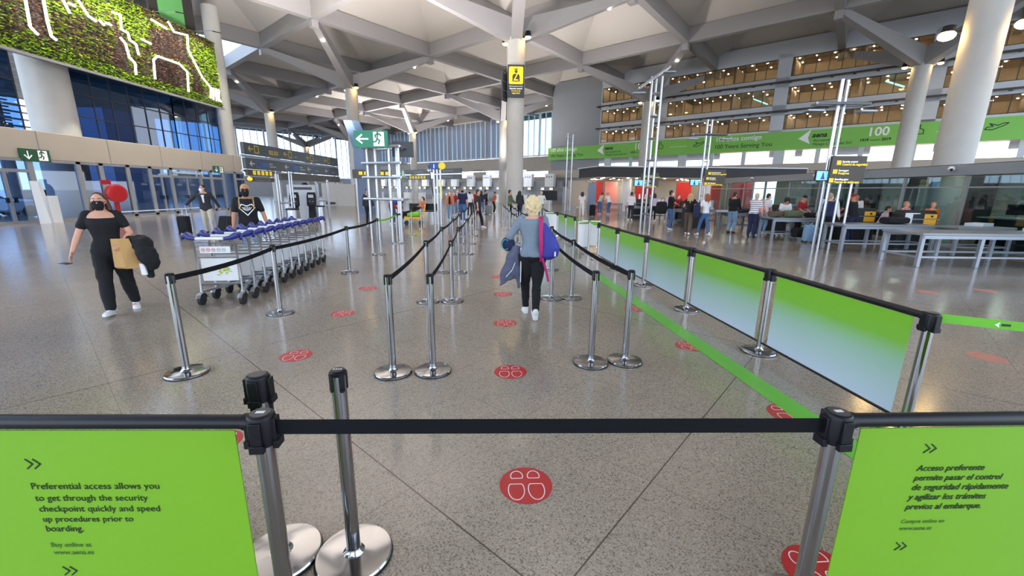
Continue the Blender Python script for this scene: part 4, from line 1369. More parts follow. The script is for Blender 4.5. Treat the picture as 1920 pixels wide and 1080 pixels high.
for loc, lb, k in (((9.55, 13.3, 2.12), 'blue screen hanging left of the big yellow lettered board', 1.), ((9.0, 21.3, 2.05), 'blue screen left of the small far yellow board', 1.), ((5.6, 19.15, 1.97), 'blue screen left of the tallest mast', .9)):
    t = boxsign('hanging_screen', lb, 'screen', loc, 0, .44 * k, .32 * k, .06, 'black_plastic', 'hanging blue screens')
    MB().box((.3, .04, .16 * k), (.6, .03, .04)).build('bracket', 'brushed', t, smooth=False)
    MB().box((0, -.033, .16 * k), (.39 * k, .006, .27 * k)).build('display', 'screen_blue', t, smooth=False)
    MB().loft([(V((0, -.038, .05 * k)), V((.07 * k, 0, 0)), V((0, .002, 0))), (V((0, -.038, .13 * k)), V((.04 * k, 0, 0)), V((0, .002, 0))), (V((0, -.038, .26 * k)), V((.012 * k, 0, 0)), V((0, .002, 0)))], 6).build('bottle_picture', 'sign_blue', t, smooth=False)
# ------------------------------------------------------------------ security booths at right
defmat('booth_teal', (128, 150, 148), rough=.4, noise=.08, scale=1)
defmat('booth_dark', (52, 52, 48), rough=.5, noise=.1, scale=1)
defmat('booth_pale', (172, 182, 178), rough=.5, noise=.06, scale=1)
defmat('bin_black', (26, 29, 36), rough=.65, noise=.1)
defmat('bin_yellow', (240, 175, 35), rough=.45, noise=.04)
XG = 15.0
bk = MB(); bk.box((20.4, 20, 1.4), (.2, 26, 2.8))
struct(bk.build('wall_booth', 'booth_pale', smooth=False))
ct = MB(); ct.box((17.9, 20, 2.72), (5.2, 26, .1))
struct(ct.build('ceiling_booth', 'booth_dark', smooth=False))
pn = MB()
for y, w_ in ((9.5, 1.6), (13.2, 1.2), (18.6, 1.4), (21.5, 1.2), (24.5, 2.), (28, 1.6)): pn.box((20.2, y, 1.25), (.15, w_, 2.5))
struct(pn.build('trim_80', 'booth_dark', smooth=False))
pn = MB()
for y, w_ in ((11.4, 1.5), (15.5, 2.), (20, 1.4), (26, 1.2)): pn.box((19.9, y, 1.25), (.5, w_, 2.5))
struct(pn.build('trim_81', 'booth_teal', smooth=False))
lp = MB()
for k in range(11):
    for x in (16.2, 18.4): lp.cyl((x, 8.6 + k * 2.2, 2.655), (x, 8.6 + k * 2.2, 2.672), .16, n=12)
struct(lp.build('trim_82', 'lamp_white', smooth=False))
fs = MB(); fs.box((XG, 19.7, 2.55), (.35, 25, .34))
struct(fs.build('trim_83', 'gray_panel', smooth=False, bevel=.02))
gk = 120
for k in range(11):
    y0 = 7.4 + k * 2.25
    f = MB()
    f.box((XG, y0, 1.2), (.09, .09, 2.4)); f.box((XG, y0 + 1.12, 2.0), (.05, 2.2, .05)); f.box((XG, y0 + 1.12, .05), (.06, 2.2, .08))
    o = struct(f.build('window_%d' % (gk + k), 'frame_gray', smooth=False))
    MB().box((XG, y0 + 1.12, 1.2), (.014, 2.14, 2.3)).build('pane', 'glass_clear', o, smooth=False)
def dome(loc, label):
    t = thing('camera_dome', label, 'camera', loc, 0, 'white security cameras')
    MB().ell((0, 0, 0), (.1, .1, .085)).build('shell', 'white_paint', t)
    MB().ell((-.05, -.06, -.03), (.045, .045, .045)).build('lens', 'black_plastic', t)
dome((14.75, 14.55, 2.6), 'white security camera on the fascia above the glass booths, nearest one')
dome((14.75, 21.0, 2.6), 'white security camera on the fascia left of the big yellow board')
dome((14.75, 26.5, 2.6), 'white security camera farthest along the fascia')
def desk(loc, label):
    t = thing('control_desk', label, 'desk', loc, 0, 'dark desks behind the glass')
    MB().box((0, 0, .5), (.7, 1.5, 1.0)).build('body', 'desk_dark', t, bevel=.01)
    MB().box((-.05, 0, 1.03), (.85, 1.6, .05)).build('worktop', 'concrete', t, bevel=.01)
    MB().box((.1, .2, 1.3), (.06, .5, .34)).build('monitor', 'black_plastic', t, bevel=.01)
for y, lb in ((10.9, 'nearest desk behind the glass, at the right edge'), (13.4, 'dark desk behind the glass right of the big column'), (18.9, 'dark desk behind the glass left of the big column'), (20.9, 'dark desk behind the glass, by the person in lilac'), (24.4, 'dark desk behind the glass far left of the lilac person')):
    desk((16.1, y, 0), lb)
sp = thing('sanitiser_bottle', 'white conical bottle display standing on a dark counter behind the yellow board', 'bottle', (13.5, 17.7, 1.06))
MB().lathe([(.0, 0), (.16, 0), (.13, .25), (.05, .5), (.04, .62), (.02, .66), (0, .66)], 20).build('bottle', 'white_paint', sp)
t = thing('dark_counter', 'dark counter cabinet under the white bottle display', 'counter', (13.5, 17.6, 0), 0)
MB().box((0, 0, .5), (.9, .8, 1.0)).build('body', 'desk_dark', t, bevel=.01)
MB().box((0, 0, 1.03), (1.0, .9, .05)).build('top', 'booth_teal', t, bevel=.01)

# black canopy with the red shop below
t = thing('shop_canopy', 'long black canopy fascia over the red shop behind the queues', 'canopy', (0, 0, 0))
cb = MB()
v = [(7.15, 36), (24.5, 36), (24.5, 47), (13, 47), (6.2, 40.6)]
cb.prism(v, lambda x, y, d: V((x, y, 2.9 + d)), .82)
cb.build('fascia', mat('canopy_black', (36, 38, 42), rough=.6, noise=.1, scale=.6), t, smooth=False)
ed = MB().bar((7.1, 35.95, 3.76), (24.5, 35.95, 3.76), .12, .1); ed.bar((7.1, 35.95, 3.76), (6.1, 40.6, 3.76), .12, .1)
ed.build('edge_trim', 'pale_panel', t, smooth=False)
cb = MB(); cb.prism(v, lambda x, y, d: V((x, y, 2.86 + d)), .035)
cb.build('soffit', 'wood_warm', t, smooth=False)
lm = MB()
rnd = random.Random(5)
for k in range(46):
    x, y = 7.6 + rnd.random() * 15.5, 36.4 + rnd.random() * 6
    lm.cyl((x, y, 2.84), (x, y, 2.858), .085, n=8)
lm.build('downlight_row', 'downlight', t, smooth=False)['kind'] = 'stuff'
t = thing('red_shop', 'shop front with red walls under the black canopy', 'shop', (0, 0, 0))
MB().box((15.5, 43.5, 1.43), (18, .2, 2.86)).build('back_wall', 'booth_pale', t, smooth=False)
for x0, x1, y, m in ((7.6, 8.6, 41, 'shop_red'), (9.2, 10.4, 42.6, 'cloth_pink'), (12.3, 14.2, 42.9, 'cloth_red'), (15.9, 17.3, 41.5, 'shop_red'), (18.6, 20.4, 42, 'cloth_red'), (21.5, 23.5, 42, 'shop_red')):
    MB().box(((x0 + x1) / 2, y, 1.35), (x1 - x0, .2, 2.6)).build('red_panel', m, t, smooth=False)
for x, y in ((10.15, 38.2), (17.6, 39.)): MB().cyl((x, y, 0), (x, y, 2.87), .42, n=20).build('pillar', 'pale_panel', t)
for x in (11.5, 14.5, 18): MB().box((x, 40.6, .5), (2.2, .6, 1.0)).build('counter', 'pale_panel', t, smooth=False, bevel=.01)
sh = MB()
for x in (12, 12.5, 13.1, 13.6): sh.cyl((x, 42, .9), (x, 42, 1.5), .12, .05, n=10)
sh.build('display', 'white_paint', t)['kind'] = 'stuff'
t = thing('tan_partition', 'pale tan partition panel left of the red shop', 'partition', (5.9, 39.2, 0), -.1)
MB().box((0, 0, 1.5), (1.8, .12, 2.3)).build('panel', 'beige_wall', t, smooth=False, bevel=.01)
for x in (-.8, .8): MB().cyl((x, 0, 0), (x, 0, .4), .04, n=8).build('leg', 'brushed', t)
MB().box((1.35, -.05, 1.25), (.7, .12, 2.5)).build('blue_panel', 'blue_sign_panel', t, smooth=False, bevel=.01)

def table(x0, x1, y0, y1, label, rz=0., h=.84):
    t = thing('inspection_table', label, 'table', ((x0 + x1) / 2, (y0 + y1) / 2, 0), rz, 'grey metal security tables')
    L, W = x1 - x0, y1 - y0
    tp = MB().box((0, 0, h - .03), (L, W, .06))
    tp.build('table_top', 'table_gray', t, smooth=False, bevel=.01)
    ra = MB()
    for s in (-1, 1): ra.box((0, s * (W / 2 - .03), h - .1), (L - .1, .05, .08))
    ra.build('apron', 'silver_paint', t, smooth=False)
    n = max(2, round(L / 1.4) + 1)
    for k in range(n):
        for s in (-1, 1):
            x = -L / 2 + .07 + (L - .14) * k / (n - 1)
            MB().box((x, s * (W / 2 - .06), (h - .06) / 2), (.085, .085, h - .06)).build('leg', 'silver_paint', t, smooth=False, bevel=.008)
    st = MB()
    st.box((0, -W / 2 + .06, .25), (L - .15, .045, .045)); st.box((0, W / 2 - .06, .25), (L - .15, .045, .045))
    for s in (-1, 1): st.box((s * (L / 2 - .07), 0, .25), (.045, W - .12, .045))
    st.build('stretcher', 'silver_paint', t, smooth=False)
    return t
table(9.9, 14.4, 10.05, 11.2, 'nearest grey metal security table, at the right edge')
table(10.1, 13.0, 12.75, 13.65, 'second grey metal table, in front of the black bin with yellow flaps')
table(9.75, 12.4, 15.7, 16.7, 'grey metal table heaped with bags behind the striped shirt')
table(9.9, 12.2, 19.2, 20.2, 'grey metal table behind the man in black sweater')
table(8.5, 10.9, 22.3, 23.3, 'grey metal table behind the woman with brown trousers')
table(7.3, 9.7, 26.6, 27.6, 'grey metal table left of the tallest mast')
table(6.2, 8.4, 32.35, 33.2, 'farthest grey metal table, by the two bending people')
table(12.9, 14.6, 12.1, 12.9, 'grey metal table between the two black bins with yellow flaps')
def disposal(loc, rz, label, notice=False):
    t = thing('disposal_bin', label, 'bin', loc, rz, 'black bins with yellow flaps')
    MB().loft([(V((0, 0, 0)), V((.55, 0, 0)), V((0, .3, 0))), (V((0, 0, 1.12)), V((.55, 0, 0)), V((0, .3, 0))), (V((0, 0, 1.24)), V((.46, 0, 0)), V((0, .26, 0)))], 16, e=.35).build('cabinet', 'bin_black', t)
    for z, h_ in ((1.06, .15), (.86, .18)): MB().box((.27, -.29, z), (.36, .03, h_)).build('yellow_flap', 'bin_yellow', t, bevel=.008)
    MB().ell((.3, -.305, 1.06), (.04, .015, .035)).build('opening', 'shoe_dark', t)
    MB().box((0, -.3, .965), (1.06, .012, .015)).build('trim_bar', 'brushed', t, smooth=False)
    if notice:
        MB().box((-.25, -.29, .98), (.42, .01, .36)).build('notice', 'white_paint', t, smooth=False)
disposal((12.55, 15.4, 0), -.15, 'black bin with yellow flaps beside the lilac seated person, left of two')
disposal((13.3, 13.95, 0), -.15, 'black bin with yellow flaps and a white notice, right of two', True)
for k, (p, lb) in enumerate((((11.6, 18.8, 0), 'black bin with yellow flaps behind the heaped table'), ((9.0, 20.9, 0), 'black bin with yellow flaps behind the red haired woman'), ((9.95, 25.2, 0), 'black bin with yellow flaps behind the brown trousered woman'), ((8.6, 28.6, 0), 'far black bin with yellow flaps left of the tallest mast'), ((10., 23.9, 0), 'far black bin with yellow flaps by the red bag'))):
    disposal(p, -.1, lb)
# things lying on and under the tables
def duffel(loc, rz, d, m, label, name='duffel_bag', cat='bag'):
    t = thing(name, label, cat, loc, rz)
    x, y, z = (q / 2 for q in d)
    MB().loft([(V((a * x, 0, z * .98)), V((0, y * s, 0)), V((0, 0, z * s * .98))) for a, s in ((-1, .75), (-.9, .95), (0, 1), (.9, .95), (1, .75))], 16, e=.7).build('bag', m, t)
    MB().tube([(-x * .5, -y * .3, z * 1.9), (-x * .35, -y * .5, z * 2.5), (x * .35, -y * .5, z * 2.5), (x * .5, -y * .3, z * 1.9)], .012, 6).build('handle', m, t)
    return t
ZT = .84
duffel((10.7, 16.1, ZT), .2, (.7, .4, .28), 'cloth_olive', 'dark olive bag lying on the heaped table')
duffel((11.6, 16.2, ZT), -.2, (.6, .35, .2), 'cloth_black', 'black coat bundle on the heaped table by the navy vest')
duffel((10.05, 16.1, ZT), .4, (.42, .34, .24), 'cloth_brown', 'brown furry bundle on the heaped table')
duffel((12.0, 13.2, ZT), .2, (.8, .4, .22), 'cloth_black', 'black bag on the second table left of the black bin')
duffel((10.9, 15.65, .12), .0, (.75, .4, .4), 'cloth_black', 'black bag under the heaped table next to the blue suitcase')
duffel((10.7, 19.7, ZT), .2, (.6, .4, .2), 'cloth_charcoal', 'charcoal bag on the table behind the black sweater')
duffel((9.5, 22.8, ZT), .2, (.5, .3, .25), 'cloth_red', 'red bag on the table behind the walking women')
duffel((8.4, 27.1, ZT), .1, (.6, .4, .16), 'cloth_black', 'black jacket on the table left of the tallest mast')
for k, (p, lb) in enumerate((((9.9, 19.7, ZT), 'pale grey tray on the table behind the black sweater'), ((11.5, 19.6, ZT), 'grey tray right of the charcoal bag'), ((10.4, 22.7, ZT), 'white tray stack on the table behind the red haired woman'), ((13.4, 10.6, ZT), 'pale tray on the nearest security table at the right edge'), ((13.9, 12.5, ZT), 'pale grey folded cloth tray between the black bins'))):
    t = thing('tray', lb, 'tray', p, .1 * k, 'grey security trays')
    tr = MB(); tr.box((0, 0, .01), (.6, .42, .02))
    for s in (-1, 1): tr.box((s * .29, 0, .05), (.02, .42, .1)); tr.box((0, s * .2, .05), (.6, .02, .1))
    tr.build('shell', 'pale_panel', t, smooth=False, bevel=.004)
def suitcase(loc, rz, d, m, label, tilt=0., handle=.35):
    t = thing('suitcase', label, 'suitcase', loc, rz, 'wheeled suitcases')
    x, y, z = d
    R = Matrix.Rotation(tilt, 4, 'X')
    q = t
    bpts = MB().loft([(V((0, 0, .05 + z * f)), V((x / 2 * s, 0, 0)), V((0, y / 2 * s, 0))) for f, s in ((0, .86), (.04, .97), (.5, 1), (.96, .97), (1, .86))], 20, e=.4)
    for k in (-.3, -.1, .1, .3): bpts.box((k * x, -y / 2 - .002, .05 + z / 2), (.03 * x, .012, z * .8))
    for v_ in bpts.v: v_.xyz = (R @ v_.to_4d()).xyz
    bpts.build('shell', m, t)
    h = MB().tube([(-.1, y * .3, z), (-.1, y * .3, z + handle), (.1, y * .3, z + handle), (.1, y * .3, z)], .011, 6)
    h.tube([(-.08, 0, z + .05), (-.06, 0, z + .085), (.06, 0, z + .085), (.08, 0, z + .05)], .01, 6)
    for v_ in h.v: v_.xyz = (R @ v_.to_4d()).xyz
    h.build('handle', 'brushed', t)
    for a in (-1, 1):
        for b in (-1, 1):
            w_ = MB().cyl((a * x * .4 - .015, b * y * .35, .035), (a * x * .4 + .015, b * y * .35, .035), .035, n=10)
            w_.build('wheel', 'rubber', t)
    return t
suitcase((10.85, 15.2, 0), .1, (.45, .27, .58), 'cloth_palejeans', 'light blue ribbed suitcase standing by the heaped table', handle=.02)
suitcase((-12.2, 15.5, 0), -.2, (.42, .26, .62), 'cloth_black', 'tall black suitcase at the left hand of the man in dark blazer', handle=.3)
suitcase((-10.35, 14.9, 0), -.1, (.5, .26, .68), 'cloth_black', 'tilted black suitcase behind the man in dark blazer', tilt=-.35, handle=.4)
suitcase((-1.75, 30.3, 0), 0, (.5, .26, .62), 'gray_panel', 'grey suitcase standing at the far end of the aisle', handle=.35)
suitcase((5.6, 29.7, 0), 0, (.42, .3, .75), 'cloth_black', 'black tall bag standing right of the woman in white', handle=.2)

# ------------------------------------------------------------------ check-in hall at the far end
bw = MB().box((-65, 1.2, 1.5), (64, .3, 3.0))
struct(bw.build('wall_checkin', 'gray_panel', loc=fo(47), rz=RZ, smooth=False))
def checkin(s, label):
    t = thing('check_in_desk', label, 'check-in desk', fo(47) + D2 * s, RZ, 'check-in desks along the far wall')
    MB().box((0, .6, 3.1), (1.5, .5, 1.75)).build('back_cabinet', 'white_paint', t, smooth=False, bevel=.02)
    for x in (-.4, 0, .4): MB().cyl((x, .3, 3.55), (x, .36, 3.55), .085, n=10).build('round_vent', 'dark_board', t)
    MB().box((.2, -.6, .55), (1.7, .7, 1.1)).build('counter', 'white_paint', t, smooth=False, bevel=.02)
    for x in (-.7, .75):
        MB().box((x, -.1, 2.0), (.62, .12, .42)).build('screen_case', 'black_plastic', t, smooth=False)
        MB().box((x, -.17, 2.12), (.56, .02, .14)).build('yellow_strip', 'sign_yellow', t, smooth=False)
        MB().box((x, -.17, 1.93), (.56, .02, .22)).build('screen', 'screen_white', t, smooth=False)
    MB().cyl((-.7, -.1, 1.1), (-.7, -.1, 1.8), .04, n=8).build('stand', 'brushed', t)
    return t
ci = [-85, -80.5, -76, -71.5, -66.5, -62.5, -58, -54.5, -50.6, -46.9, -43.2, -38.6, -34.8]
for k, s in enumerate(ci): 
    checkin(s, 'far check-in desk with yellow topped screens, %s from the left end of the row' % ordinal(k))
for k, (s, z) in enumerate(((-66.5, 4.05), (-58, 4.05), (-66.5, 3.2), (-58, 3.2))):
    t = boxsign('check_in_board', 'far dark board over check-in, %s %s one behind the aisle' % (('upper', 'lower')[k // 2], ('left', 'right')[k % 2]), 'sign', fo(42) + D2 * s * .86 + V((0, 0, z)), RZ, 6.6, .72, .15, 'dark_board', 'dark boards over check-in')
    if k == 2:
        for q in range(6): MB().box((-1.8 + q * .75, -.08, .36), (.5, .01, .4)).build('pictogram', 'sign_yellow', t, smooth=False)
    else: MB().box((.3, -.08, .36), (2.5, .01, .12)).build('line', 'gray_panel', t, smooth=False)
fill_uplight(t, (-4, 0, 1.2), 5500); fill_uplight(t, (12, 0, 1.2), 3000); fill_uplight(t, (-16, 0, 1.2), 8000)  # added spots over the boards that lighten the far ceiling
t = exit_sign('exit_sign', 'small far exit sign left of the boards over check-in', fo(42) + D2 * (-66.5 * .86 - 4.3) + V((0, 0, 3.75)), RZ, 1.6, 1.0, 'left')
t = thing('dark_monitor_stand', 'large dark monitor on a stand behind the blonde head', 'monitor', (2.9, 34, 0), -.2)
MB().box((0, 0, 1.35), (1.3, .12, .75)).build('screen', 'black_plastic', t, bevel=.01)
MB().cyl((0, 0, 0), (0, 0, 1.0), .06, n=10).build('stand', 'brushed', t)
for k, (s, lb) in enumerate(((-77, 'long white light bar over the far check-in desks at left'), (-60, 'long white light bar under the far check-in boards'), (-44, 'long white light bar over the far check-in desks right of the column'))):
    t = thing('light_bar', lb, 'lamp', fo(45.6) + D2 * s + V((0, 0, 4.35)), RZ, 'light bars over check-in')
    MB().box((0, 0, .1), (13, .3, .12)).build('housing', 'pale_panel', t, smooth=False)
    MB().box((0, 0, .02), (12.8, .26, .03)).build('tube', mat('bar_light_%d' % k, (245, 248, 255), emit=(235, 243, 255), power=16), t, smooth=False)
    for x in (-5, 5): MB().cyl((x, 0, .16), (x, 2.0, .16), .04, n=8).build('bracket', 'brushed', t)
# seat row, stroller and trolley near the aisle
t = thing('waiting_bench', 'metal bench with a dark seat where the person in orange sits', 'bench', (-5.5, 25.6, 0), 0)
MB().box((0, 0, .44), (1.7, .5, .06)).build('seat', 'black_plastic', t, bevel=.01)
MB().box((0, .26, .68), (1.7, .05, .4)).build('backrest', 'black_plastic', t, bevel=.01)
for x in (-.7, .7): MB().bar((x, .1, 0), (x, 0, .42), .05, .05).build('leg', 'brushed', t)
t = thing('yellow_cart', 'push cart with a yellow tray and curved handle standing left of the aisle', 'cart', (-4.95, 20.9, 0), .2)
MB().box((0, 0, .34), (.9, .55, .1)).build('tray', 'bin_yellow', t, bevel=.03)
MB().tube([(.4, -.25, .36), (.55, -.25, .7), (.6, 0, .98), (.55, .25, .7), (.4, .25, .36)], .025, 8).build('handle', 'bin_yellow', t)
for x in (-.35, .35):
    for y in (-.22, .22): MB().cyl((x, y - .02, .1), (x, y + .02, .1), .1, n=14).build('wheel', 'rubber', t)
duffel((-4.95, 20.9, .39), .2, (.6, .4, .25), 'belt_green', 'green bag lying on the yellow cart')
# ------------------------------------------------------------------ people
def ik(a, b, l1, l2, hint):
    d = b - a
    L = min(d.length, (l1 + l2) * .998)
    dn = d.normalized()
    b = a + dn * L
    x = (l1 * l1 - l2 * l2 + L * L) / (2 * L)
    h = math.sqrt(max(l1 * l1 - x * x, 0))
    n = V(hint) - dn * V(hint).dot(dn)
    return a + dn * x + n.normalized() * h, b

def hand_shape(mb, wr, d, palm, s, side, curl=.5):
    """palm and five separate bent fingers; d = forearm direction, palm = palm normal"""
    d = V(d).normalized()
    palm = (V(palm) - d * V(palm).dot(d)).normalized()
    ac = d.cross(palm).normalized() * side
    c = wr + d * .05 * s
    mb.loft([(wr - d * .01 * s, ac * .026 * s, palm * .02 * s), (wr + d * .03 * s, ac * .036 * s, palm * .017 * s), (wr + d * .085 * s, ac * .04 * s, palm * .014 * s), (wr + d * .095 * s, ac * .036 * s, palm * .01 * s)], 12)
    for k, (o, L) in enumerate(((-.03, .068), (-.01, .078), (.01, .072), (.029, .056))):
        p = wr + d * .085 * s + ac * o * s
        pts = [p - d * .02 * s]
        a = curl * .35
        for f in (.42, .32, .26):
            dr = d * math.cos(a) + palm * math.sin(a)
            pts.append(pts[-1] + dr * (L * f + (.02 if f == .42 else 0)) * s)
            a += curl * (1.0 if f == .42 else .8)
        mb.tube(pts, [.0095 * s, .009 * s, .0082 * s, .0068 * s], 8)
        mb.ell(pts[-1], .0069 * s, n=8, m=6)
    p = wr + d * .022 * s - ac * .028 * s
    t1 = p + (d * .6 - ac * .7 + palm * .35).normalized() * .034 * s
    t2 = t1 + (d * .9 - ac * .15 + palm * .4 * (1 + curl)).normalized() * .028 * s
    mb.tube([wr + d * .02 * s - ac * .015 * s, p, t1, t2], [.013 * s, .0125 * s, .011 * s, .0085 * s], 8)
    mb.ell(t2, .0087 * s, n=8, m=6)

def person(label, xy, face, H=1.7, top=('cloth_black', .35), bottom='cloth_jeans', shoe='shoe_white', hair=('short', 'hair_dark'), skin='skin', mask=None,
           lean=0., feet=None, hands=None, drop=0., fat=1., head=(0., 0.), res=.016, group=None, leg_w=1., elbow=None, curl=(.5, .5), hem=.93, extras=None, shoe_pitch=(0, 0), detail=False, fem=0., neck_v=False):
    t = thing('person', label, 'person', (xy[0], xy[1], 0), math.radians(face), group)
    s = H / 1.7
    bx = .9 + .1 * fat
    zp = (.93 - drop) * s
    pelvis = V((0, 0, zp))
    R = Matrix.Rotation(lean, 3, 'X')
    def up(x, y, z):                      # torso point: z measured from the pelvis centre
        return pelvis + R @ V((x, y, z)) * s
    sho = {1: up(.172 * bx - .012 * fem, 0, .48), -1: up(-.172 * bx + .012 * fem, 0, .48)}
    neck, headc = up(0, .005, .545), None
    Rh = R @ Matrix.Rotation(head[1], 3, 'Z') @ Matrix.Rotation(head[0] - lean * .6, 3, 'X')
    nb = up(0, .01, .53)
    headc = nb + (R @ Matrix.Rotation(head[0] * .5 - lean * .4, 3, 'X')) @ V((0, -.015, .125)) * s
    hd = lambda x, y, z: headc + Rh @ V((x, y, z)) * s
    feet = feet or {1: (.1, 0, 0, 6), -1: (-.1, 0, 0, -6)}
    hands = hands or {1: (.27, -.03, .8), -1: (-.27, -.03, .8)}
    b = MB()
    # torso
    tor = [(-.1, .1, .085, .0), (-.03, .165, .115, .01), (.04, .165, .115, .01), (.14, .138 - .012 * fem, .1, 0), (.25, .142 - .006 * fem, .105, -.004), (.36, .165, .112, -.006 - .012 * fem), (.44, .17, .1, 0), (.5, .13, .075, .008), (.535, .066, .06, .012)]
    def torso(mb, grow, z0=-1, z1=9, k=1.):
        secs = []
        for z, rx, ry, yo in tor:
            if z0 <= z <= z1:
                g = grow if z < .5 else grow * .8
                secs.append((up(0, yo, z), R @ V((rx * bx * s * k + g, 0, 0)), R @ V((0, ry * fat * s * k + g, 0))))
        mb.loft(secs, 22, e=.9)
    torso(b, 0)
    # neck and head
    b.limb([up(0, .012, .5), nb + V((0, 0, .05)) * s], [.056 * s, .052 * s])
    b.ell(hd(0, .012, .03), (.074 * s, .094 * s, .092 * s), Rh, 18, 13)
    b.ell(hd(0, -.018, -.028), (.06 * s, .07 * s, .088 * s), Rh, 16, 11)
    b.ell(hd(0, -.042, -.085), (.036 * s, .036 * s, .03 * s), Rh, 12, 8)
    b.loft([(hd(0, -.082, .022), Rh @ V((.008 * s, 0, 0)), Rh @ V((0, .01 * s, 0))), (hd(0, -.1, -.02), Rh @ V((.016 * s, 0, 0)), Rh @ V((0, .018 * s, 0))), (hd(0, -.085, -.032), Rh @ V((.014 * s, 0, 0)), Rh @ V((0, .01 * s, 0)))], 10)
    for e in (-1, 1): b.ell(hd(e * .075, .012, .0), (.012 * s, .022 * s, .032 * s), Rh, 8, 7)
    # arms
    arm = {}
    for e in (1, -1):
        sh = sho[e]
        w_ = V(hands[e]) * s
        hint = (elbow or {}).get(e, (e * .35, .8, -.25))
        el, w_ = ik(sh, w_, .285 * s, .25 * s, R @ V(hint))
        arm[e] = (sh, el, w_)
        b.limb([sh, sh.lerp(el, .5), el, el.lerp(w_, .35), w_], [.052 * s, .046 * s, .038 * s, .038 * s, .026 * s])
        d = (w_ - el).normalized()
        pal = V((-e, 0, 0)) if abs(d.x) < .8 else V((0, 0, -1))
        hand_shape(b, w_, d, pal, s, e, curl[0 if e > 0 else 1])
    # legs
    leg = {}
    for e in (1, -1):
        fx, fy, fz, yaw = feet[e]
        hip = pelvis + V((e * .088 * bx, .005, -.04)) * s
        ank = V((fx, fy + .02, fz + .085)) * s
        kn, ank = ik(hip, ank, .42 * s, .405 * s, (e * .08, -1, 0))
        leg[e] = (hip, kn, ank, yaw)
        b.limb([hip, hip.lerp(kn, .5), kn, kn.lerp(ank, .35), ank], [.088 * s * fat, .072 * s * fat, .054 * s, .055 * s, .036 * s])
        b.loft([(ank + V((0, .03, -.05)) * s, V((.03 * s, 0, 0)), V((0, 0, .03 * s)))] * 1 + [(ank + V((0, -.1, -.06)) * s, V((.035 * s, 0, 0)), V((0, 0, .02 * s)))], 8)
    b.build('body', skin, t, vox=res * .85, sm=2)
    # trousers
    g = .012 * s
    tr = MB()
    torso(tr, g, -.2, .06)
    secs = [up(0, .01, -.09), up(0, .01, .1)]
    for e in (1, -1):
        hip, kn, ank, yaw = leg[e]
        low = kn.lerp(ank, .93)
        tr.limb([hip, hip.lerp(kn, .5), kn, kn.lerp(ank, .4), low], [.096 * s * fat + .004, (.08 * s * fat) * (1 + (leg_w - 1) * .4), .064 * s * leg_w, .064 * s * leg_w, .05 * s * leg_w])
    tr.build('trousers', bottom, t, vox=res, sm=3, folds=.022 * s if res < .02 else 0)
    # shoes
    for i, e in enumerate((1, -1)):
        hip, kn, ank, yaw = leg[e]
        Rf = Matrix.Rotation(math.radians(yaw), 3, 'Z') @ Matrix.Rotation(math.radians(shoe_pitch[i]), 3, 'X')
        q = lambda x, y, z: ank + Rf @ V((x, y, z)) * s
        sh = MB()
        sh.loft([(q(0, y, -.06 + zc), Rf @ V((rx * s, 0, 0)), Rf @ V((0, 0, rz * s))) for y, rx, rz, zc in ((.062, .018, .018, .0), (.05, .032, .034, .012), (.0, .038, .042, .018), (-.06, .044, .034, .008), (-.12, .046, .027, -.002), (-.165, .036, .02, -.006), (-.185, .014, .01, -.008))], 16, e=.75)
        sh.limb([q(0, .005, -.04), q(0, .008, .03)], [.045 * s, .043 * s])
        o = sh.build('shoe', shoe, t, vox=max(.009, res * .7), sm=2)
        if detail:
            so = MB()
            so.loft([(q(0, y, -.079), Rf @ V((rx * s, 0, 0)), Rf @ V((0, 0, .012 * s))) for y, rx in ((.064, .018), (.05, .036), (0, .042), (-.06, .047), (-.12, .049), (-.165, .038), (-.188, .014))], 14, e=.6)
            so.build('sole', 'white_paint', o)
            la = MB()
            for k in range(4): la.tube([q(-.026, -.05 - .02 * k, -.022 - .006 * k), q(0, -.05 - .02 * k, -.012 - .007 * k), q(.026, -.05 - .02 * k, -.022 - .006 * k)], .003 * s, 5)
            la.build('lace', 'white_paint', o)
    # top
    tm, sl = top[0], top[1]
    g = (top[2] if len(top) > 2 else .014) * s
    tp = MB()
    torso(tp, g, -.04, .45 if neck_v else .51)
    if neck_v:
        for e in (1, -1): tp.limb([sho[e].lerp(up(e * .1, 0, .5), .3), up(e * .095, .012, .515)], [.05 * s, .036 * s])
        tp.limb([up(-.09, .05, .5), up(.09, .05, .5)], [.04 * s, .04 * s])
    if hem < .9: torso(tp, g * 1.05, -.2, .3)
    if sl > 0:
        for e in (1, -1):
            sh, el, w_ = arm[e]
            if sl <= .5: pts, rs = [sh, sh.lerp(el, sl * 2)], [.056 * s + g * .3, .054 * s + g * .3]
            else:
                f = (sl - .5) * 2
                pts, rs = [sh, sh.lerp(el, .5), el, el.lerp(w_, f)], [.061 * s + g * .3, .055 * s + g * .3, .048 * s + g * .3, (.04 if sl < .95 else .036) * s + g * .3]
            tp.limb(pts, rs)
    tpo = tp.build('top', tm, t, vox=res, sm=3, folds=.02 * s if res < .02 else 0)
    # hair
    hs, hm = hair
    h = MB()
